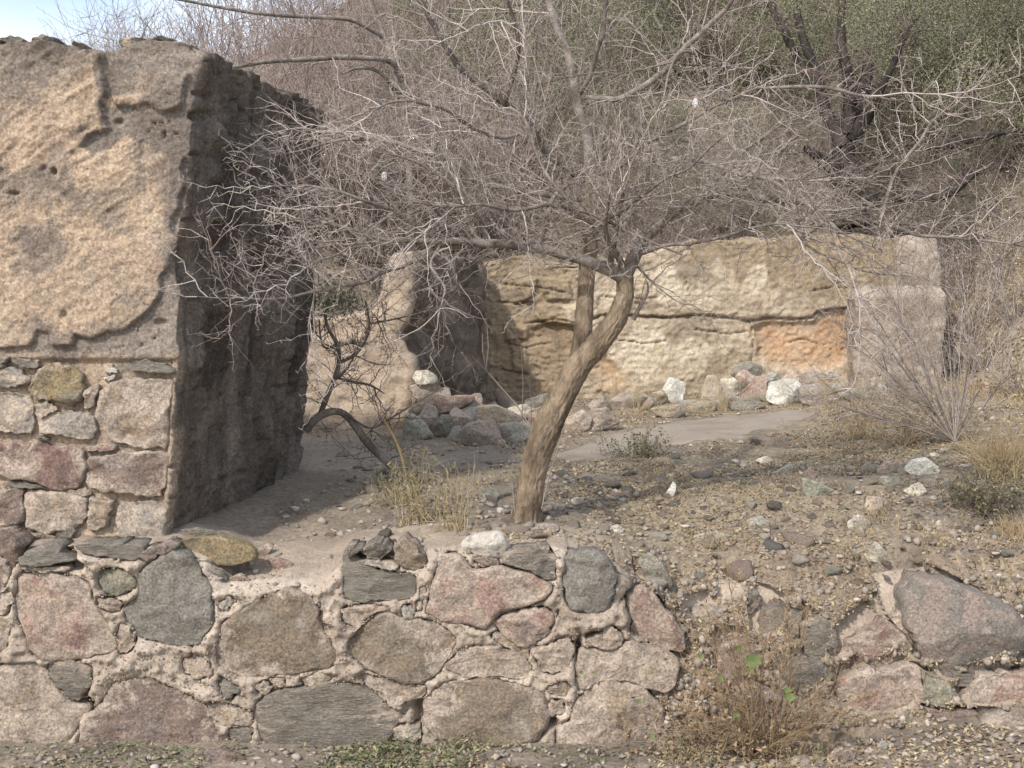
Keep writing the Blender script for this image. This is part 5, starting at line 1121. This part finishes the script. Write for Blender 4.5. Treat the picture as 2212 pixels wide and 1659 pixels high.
bunch('weed_clump', 'dry straw stems crowding the foot of the fan-shaped shrub', 'weeds', 1960, 960, 70, .35, .6, 'straw', 1, .0016, leafm='leafdry', nleaf=500)
bunch('weed_clump', 'dry straw stems spreading left of the fan-shaped shrub', 'weeds', 1860, 950, 60, .3, .7, 'straw', 1, .0015, leafm='leafdry', nleaf=400)

# foreground dry bush with orange stems and a few green leaves
fy = 4.12
fb = P(1640, 1560, fy)
fbz = np.array([fb[0], fb[1], fb[2]])
fbr = empty('dry_bush', (fbz[0], fbz[1], float(H(fbz[0], fbz[1]))), 'dry orange-stemmed bush with curled dead leaves leaning on the low wall at the lower right', 'bush')
fo = np.array(fbr.location); leafpts = []
tips = [(1480,1340),(1520,1290),(1560,1180),(1600,1330),(1650,1290),(1700,1270),(1730,1330),(1750,1300),(1820,1460),(1870,1430),(1880,1500),(1850,1540),(1470,1430),(1440,1520),(1500,1480),(1420,1580),(1570,1400),(1620,1440),(1660,1400),(1760,1490),(1480,1560),(1540,1320),(1700,1360),(1550,1460)]
tips += [(tx + random.uniform(-45, 45), ty + random.uniform(-40, 60)) for tx, ty in tips]
for tx, ty in tips:
    tip = P(tx, ty, fy - R_un(0, .14)); b0 = fo + np.array([random.gauss(0, .04), random.gauss(0, .03), 0.0])
    pts = np.array([b0, b0 + (tip - b0) * .33 + np.array([0, -.03, .04]), b0 + (tip - b0) * .68 + np.array([0, -.03, .05]), tip])
    q = np.array([pts[0] * (1 - u) ** 3 + 3 * pts[1] * u * (1 - u) ** 2 + 3 * pts[2] * u * u * (1 - u) + pts[3] * u ** 3 for u in np.linspace(0, 1, 9)])
    stm = [(*q[i], *q[i + 1], .0022 * (1 - i * .08), .0022 * (1 - (i + 1) * .08), R_un(0, .5)) for i in range(8)]
    so2 = seg_obj('stem', stm, 'stalk', fbr, fo); sg = []
    for j in range(16):
        i = random.randint(1, 7); grow(Vector(q[i]), (Vector(q[i + 1] - q[i]).normalized() + rdir() * .7).normalized(), R_un(.04, .14), .0009, 1, sg, thorn=False, zig=.2, seg=.03)
    leafpts += [s_[3:6] for s_ in sg]; seg_obj('twigs', sg, 'stalk', so2, fo, stuff=True)
lp = np.array(leafpts)
leaves('dead_leaves', 750, lambda: lp[rng.integers(len(lp))] + rng.normal(size=3) * .006, .003, .009, 'deadleaf', fbr, fo, aspect=.6)
leaves('dead_leaves', 1100, lambda: np.array([random.gauss(fo[0] - .12, .17), random.gauss(fo[1] - .02, .05), fo[2] + abs(random.gauss(0, .11))]), .004, .011, 'deadleaf', fbr, fo, aspect=.6)
def leaf_obj(px, py, Y, s, parent, org, mat='greenleaf'):
    c = P(px, py, Y); n = 10; a = np.linspace(0, 2 * math.pi, n, endpoint=False)
    V = [c] + [c + np.array([math.cos(t) * s, .25 * s * math.sin(2 * t), math.sin(t) * s * .85]) * R_un(.9, 1.1) for t in a]
    V = np.array(V) - org; F = np.array([[0, i + 1, (i + 1) % n + 1] for i in range(n)])
    return link('leaf', mesh_np('leaf', V, F, {'tint': np.full(len(V), .75)}), M[mat], parent)
for px, py, s in [(1625, 1428, .028), (1598, 1400, .014), (1705, 1505, .017), (1555, 1465, .012), (1515, 1418, .010), (1620, 1448, .014), (1380, 1515, .008), (1256, 1452, .008), (1283, 1453, .007), (1590, 1545, .012), (1700, 1490, .012), (1408, 1590, .01)]:
    leaf_obj(px, py, fy - .10, s, fbr, fo)
bunch('weed_clump', 'sparse dry weeds in the litter below the dry orange-stemmed bush', 'weeds', 1500, 1640, 60, .12, .9, 'straw', 1, .0009, Y=4.06, leafm='clover', nleaf=260, ls=(.003, .007))
bunch('weed_clump', 'small green and dry sprigs under the pink wall stone at right', 'weeds', 1720, 1640, 50, .1, .9, 'straw', 1, .0009, Y=4.06, leafm='clover', nleaf=200, ls=(.003, .007))
stalks('dry_weed', 'single thin reddish stem standing upright at the left of the orange-stemmed bush', 'weed', [[(1570,1500,1.3),(1564,1400,1.3),(1558,1300,1.2),(1552,1180,.9)]], 4.15, 'straw')

# ------------------------------------------------------------------ background vegetation on the hillside
def bush_mesh(seed, n, L, r, spread, zig=.2, lev=3, mat='twigmauve', kids=.8, h=1.0):
    random.seed(seed); segs = []
    for k in range(n):
        d = Vector((random.gauss(0, spread), random.gauss(0, spread), h)).normalized()
        grow(Vector((random.gauss(0, .1), random.gauss(0, .1), 0)), d, L * R_un(.6, 1.1), r * R_un(.7, 1.3), lev, segs, thorn=False, zig=zig, up=.05, seg=L / 8, kids=kids, squash=1)
    V, F, t = prisms(segs); me = mesh_np('bush_twigs', V, F, {'tint': t}); me.materials.append(M[mat]); return me, len(segs)
bm = []
for k in range(4):
    me, c_ = bush_mesh(500 + k, 22, 1.9, .008, .55, lev=2, kids=1.0); bm.append(me); print('bush segs', c_)
bd = []
for k in range(2):
    me, c_ = bush_mesh(600 + k, 26, 1.2, .006, .7, lev=2, mat='twigdark', kids=1.0); bd.append(me)
def copy_bush(mesh, name, x, y, s, label, group, cat='shrub', sink=.05):
    o = link(name, mesh); o.location = (x, y, float(H(x, y)) - sink); o.scale = (s, s, s * R_un(.85, 1.15)); o.rotation_euler = (0, 0, R_un(0, 6.3)); return tag(o, label, cat, group)
def dep(y): return 'nearest' if y < 11.2 else 'near' if y < 13 else 'middle-distance' if y < 17 else 'far' if y < 22 else 'farthest'
def side(u):
    for lim, t in [(-.25, 'behind the tall adobe wall'), (-.17, 'just right of the tall wall top'), (-.1, 'above the stub wall'), (-.04, 'above the back wall corner'), (.03, 'behind the forked trunk'), (.1, 'behind the right half of the thorn tree crown'), (.18, 'above the middle of the back wall'), (.26, 'above the orange hollow'), (.34, 'above the corner pillar')]:
        if u < lim: return t
    return 'at the right edge of the hillside'
random.seed(11)
for k in range(95):
    y = R_un(9.6, 26) if k > 26 else R_un(9.9, 12.5); u = R_un(-.34, -.01) if k % 6 else R_un(-.2, .08); x = u * y
    if y < 10.6 and x > -.2: y += 1.2
    copy_bush(bm[k % 4], 'bare_bush', x, y, R_un(.6, 1.0) * (1 if y < 16 else 1.15), f'{dep(y)} leafless mauve bush {side(x / y)}', 'bare bushes on the hillside left')
for k in range(14):
    y = R_un(9.9, 11.2); x = R_un(-2.4, -.5)
    copy_bush(bd[k % 2], 'dark_bush', x, y, R_un(.7, 1.1), f'dark tangled dead bush just behind the stub wall {side(x / y)}', 'dark dead bushes behind the stub wall')
for k in range(90):
    y = R_un(10.0, 13); x = R_un(.05, .46) * y
    if .2 < x / y < .33 and y < 11: continue
    copy_bush(bm[k % 4], 'bare_bush', x, y, R_un(.25, .42), f'small {dep(y)} leafless bush {side(x / y)}', 'small bare bushes above the back wall')
# olive shrubs and trees with foliage on the right
def foliage_mesh(seed, n, blobs, s0, s1, mat):
    r = np.random.default_rng(seed); per = n // len(blobs); V = []
    for (cx_, cy_, cz_, rx, ry, rz) in blobs:
        d = r.normal(size=(per, 3)); d /= np.linalg.norm(d, axis=1, keepdims=True); rad = r.uniform(.25, 1, (per, 1)) ** .5
        q = d * rad * np.array([rx, ry, rz]) + np.array([cx_, cy_, cz_])
        q += .12 * np.stack([fbm(q, 2.5, 3, seed=seed + j) for j in range(3)], -1)
        V.append(q[fbm(q, 3.5, 3, seed=seed + 7) > .03])
    pos = np.concatenate(V); m = len(pos); s = r.uniform(s0, s1, m)
    u = r.normal(size=(m, 3)); u /= np.linalg.norm(u, axis=1, keepdims=True); v = np.cross(u, r.normal(size=(m, 3))); v /= np.linalg.norm(v, axis=1, keepdims=True)
    Q = np.array([(-1, -.35), (1, -.2), (1, .2), (-1, .35)])
    VV = pos[:, None] + s[:, None, None] * (Q[None, :, 0:1] * u[:, None] + Q[None, :, 1:2] * v[:, None])
    F = QF[None] + (np.arange(m) * 4)[:, None, None]
    tn = np.clip(.5 + .9 * fbm(pos, 2, 3, seed=seed + 9) + r.uniform(-.25, .25, m), 0, 1)
    me = mesh_np('foliage', VV.reshape(-1, 3), F.reshape(-1, 4), {'tint': np.repeat(tn, 4)}, smooth=False); me.materials.append(M[mat]); return me
fol = []
for k in range(4):
    r_ = np.random.default_rng(900 + k)
    bl = [(r_.uniform(-.9, .9), r_.uniform(-.9, .9), r_.uniform(.5, 1.9), r_.uniform(.35, .7), r_.uniform(.35, .7), r_.uniform(.25, .5)) for _ in range(11)]
    fol.append(foliage_mesh(900 + k, 46000, bl, .005, .013, 'leafolive' if k % 2 else 'leafgreen'))
stm = []
for k in range(3): me, c_ = bush_mesh(700 + k, 16, 1.7, .012, .6, lev=2, mat='twigmauve' if k else 'twigdark', kids=.95); stm.append(me)
def green_tree(x, y, s, k, label, group, name='olive_tree'):
    rt = empty(name, (x, y, float(H(x, y)) - .05), label, 'tree', group); rt.scale = (s, s, s); rt.rotation_euler = (0, 0, R_un(0, 6.3))
    link('foliage', fol[k % 4], None, rt); link('trunk', stm[k % 3], None, rt)
random.seed(23)
for k in range(78):
    y = R_un(11.8, 28); u = R_un(.02, .46) if k % 6 else R_un(-.05, .1); x = u * y
    if y < 14.5 and .14 < u < .29: y += 3.2; x = u * y
    if y > 18 and k % 3 == 0: y = R_un(11.5, 14.5); u = R_un(.31, .46); x = u * y
    green_tree(x, y, R_un(.7, 1.15) * (1 + (y - 12) * .03), k, f'{dep(y)} feathery {"grey" if k % 2 else "dark"}-green thorn tree {side(x / y)}', 'olive-green trees on the hillside right')
for k in range(34):
    u = R_un(.04, .45); y = R_un(10.5, 13.0)
    if .2 < u < .32: y = R_un(12.3, 14)
    green_tree(u * y, y, R_un(.3, .55), k, f'low {"olive" if k % 2 else "dull green"} scrubby thorn bush {side(u)}', 'low thorn scrub above the back wall', 'thorn_scrub')
for k in range(14):
    y = R_un(30, 41); x = R_un(-.12, .2) * y
    green_tree(x, y, R_un(1.2, 1.6), k, 'distant dull green tree on the hill crest', 'trees on the hill crest')
# dark mesquite tree, right
my = 10.5
mb = P(1835, 470, my); mq = empty('mesquite_tree', mb, 'dark-trunked tree forking low above the right end of the back wall', 'tree'); mqo = np.array(mb)
for pts, da, db in [
 ([(1838,490,30),(1832,430,27),(1822,370,22),(1820,330,20),(1828,285,18),(1850,235,14),(1868,190,11),(1875,140,8)], 0, .2),
 ([(1840,300,12),(1862,265,11),(1885,235,10),(1898,200,7),(1930,140,5),(1960,60,4)], 0, -.3),
 ([(1822,320,13),(1808,285,11),(1785,250,10),(1772,200,9),(1760,140,8),(1735,90,7),(1720,20,6)], 0, .3),
 ([(1820,370,16),(1795,360,12),(1770,340,8),(1740,320,5)], 0, -.3),
 ([(1832,290,12),(1835,220,10),(1830,150,9),(1815,100,8),(1820,0,6)], 0, .1),
 ([(1772,200,7),(1730,140,7),(1700,80,7),(1670,20,6),(1640,-30,5)], .2, .5),
 ([(1840,440,14),(1890,430,12),(1950,420,10),(2010,430,9),(2060,415,7),(2110,370,5)], 0, -.4),
 ([(1990,320,4),(2050,315,8),(2100,300,7),(2150,290,5),(2200,280,3)], -.2, -.4)]:
    W, r = limb3(pts, my + da, my + db); r = r * 1.25; b = link('branch', tube_mesh('branch', W, r, 14, .05, .12, len(pts), mqo), M['barkdark'], mq); sg = []
    for j in range(22):
        u = R_un(.3, 1) * (len(W) - 1.001); i = int(u); pt = W[i] + (W[i + 1] - W[i]) * (u - i)
        grow(Vector(pt), (rdir() + Vector((0, 0, .3))).normalized(), R_un(.3, .9), .006, 1, sg, thorn=False, zig=.3, seg=.09)
    seg_obj('twigs', sg, 'twigdark', b, mqo, stuff=True)
bl = [(random.gauss(.2, 1.0), random.gauss(.3, .7), random.uniform(.9, 2.6), .5, .5, .3) for _ in range(16)]
fm = foliage_mesh(990, 60000, bl, .003, .011, 'leafolive'); link('foliage', fm, None, mq)['kind'] = 'stuff'
# background bare tree trunk, left of centre
by_ = 9.0
bb = P(884, 560, 9.9); bt = empty('bare_tree', bb, 'slender grey bare tree behind the thorn tree, left of its crown', 'tree'); bo = np.array(bb)
for pts, da, db, dn in [
 ([(890,560,14),(886,420,14),(884,307,13),(877,267,13),(870,217,13),(854,160,12),(844,110,12),(810,33,10),(790,-40,9)], 0, 0, .5),
 ([(850,140,9),(837,128,9),(737,123,9),(633,130,8),(573,133,7),(500,147,6),(427,147,4)], 0, -1.2, 1),
 ([(830,80,8),(760,40,8),(640,35,7),(560,30,6),(470,15,5),(340,-10,4)], 0, -.8, .8),
 ([(870,217,8),(820,150,6),(770,145,5),(740,160,3)], 0, -.5, 1)]:
    W, r = limb3(pts, by_ + .9 + da, by_ + .9 + db); b = link('branch', tube_mesh('branch', W, r * .62, 12, .05, .05, len(pts), bo), M['limb'], bt); sg = []
    d = np.linalg.norm(np.diff(W, axis=0), axis=1).sum()
    for j in range(int(d * 9 * dn)):
        u = R_un(.1, 1) * (len(W) - 1.001); i = int(u); pt = W[i] + (W[i + 1] - W[i]) * (u - i)
        grow(Vector(pt), (rdir() + Vector((-.2, 0, .5))).normalized(), R_un(.3, 1.0), .0045, 2, sg, thorn=False, zig=.2, seg=.10)
    seg_obj('twigs', sg, 'twigmauve', b, bo, stuff=True)
print('objects', len(bpy.data.objects))
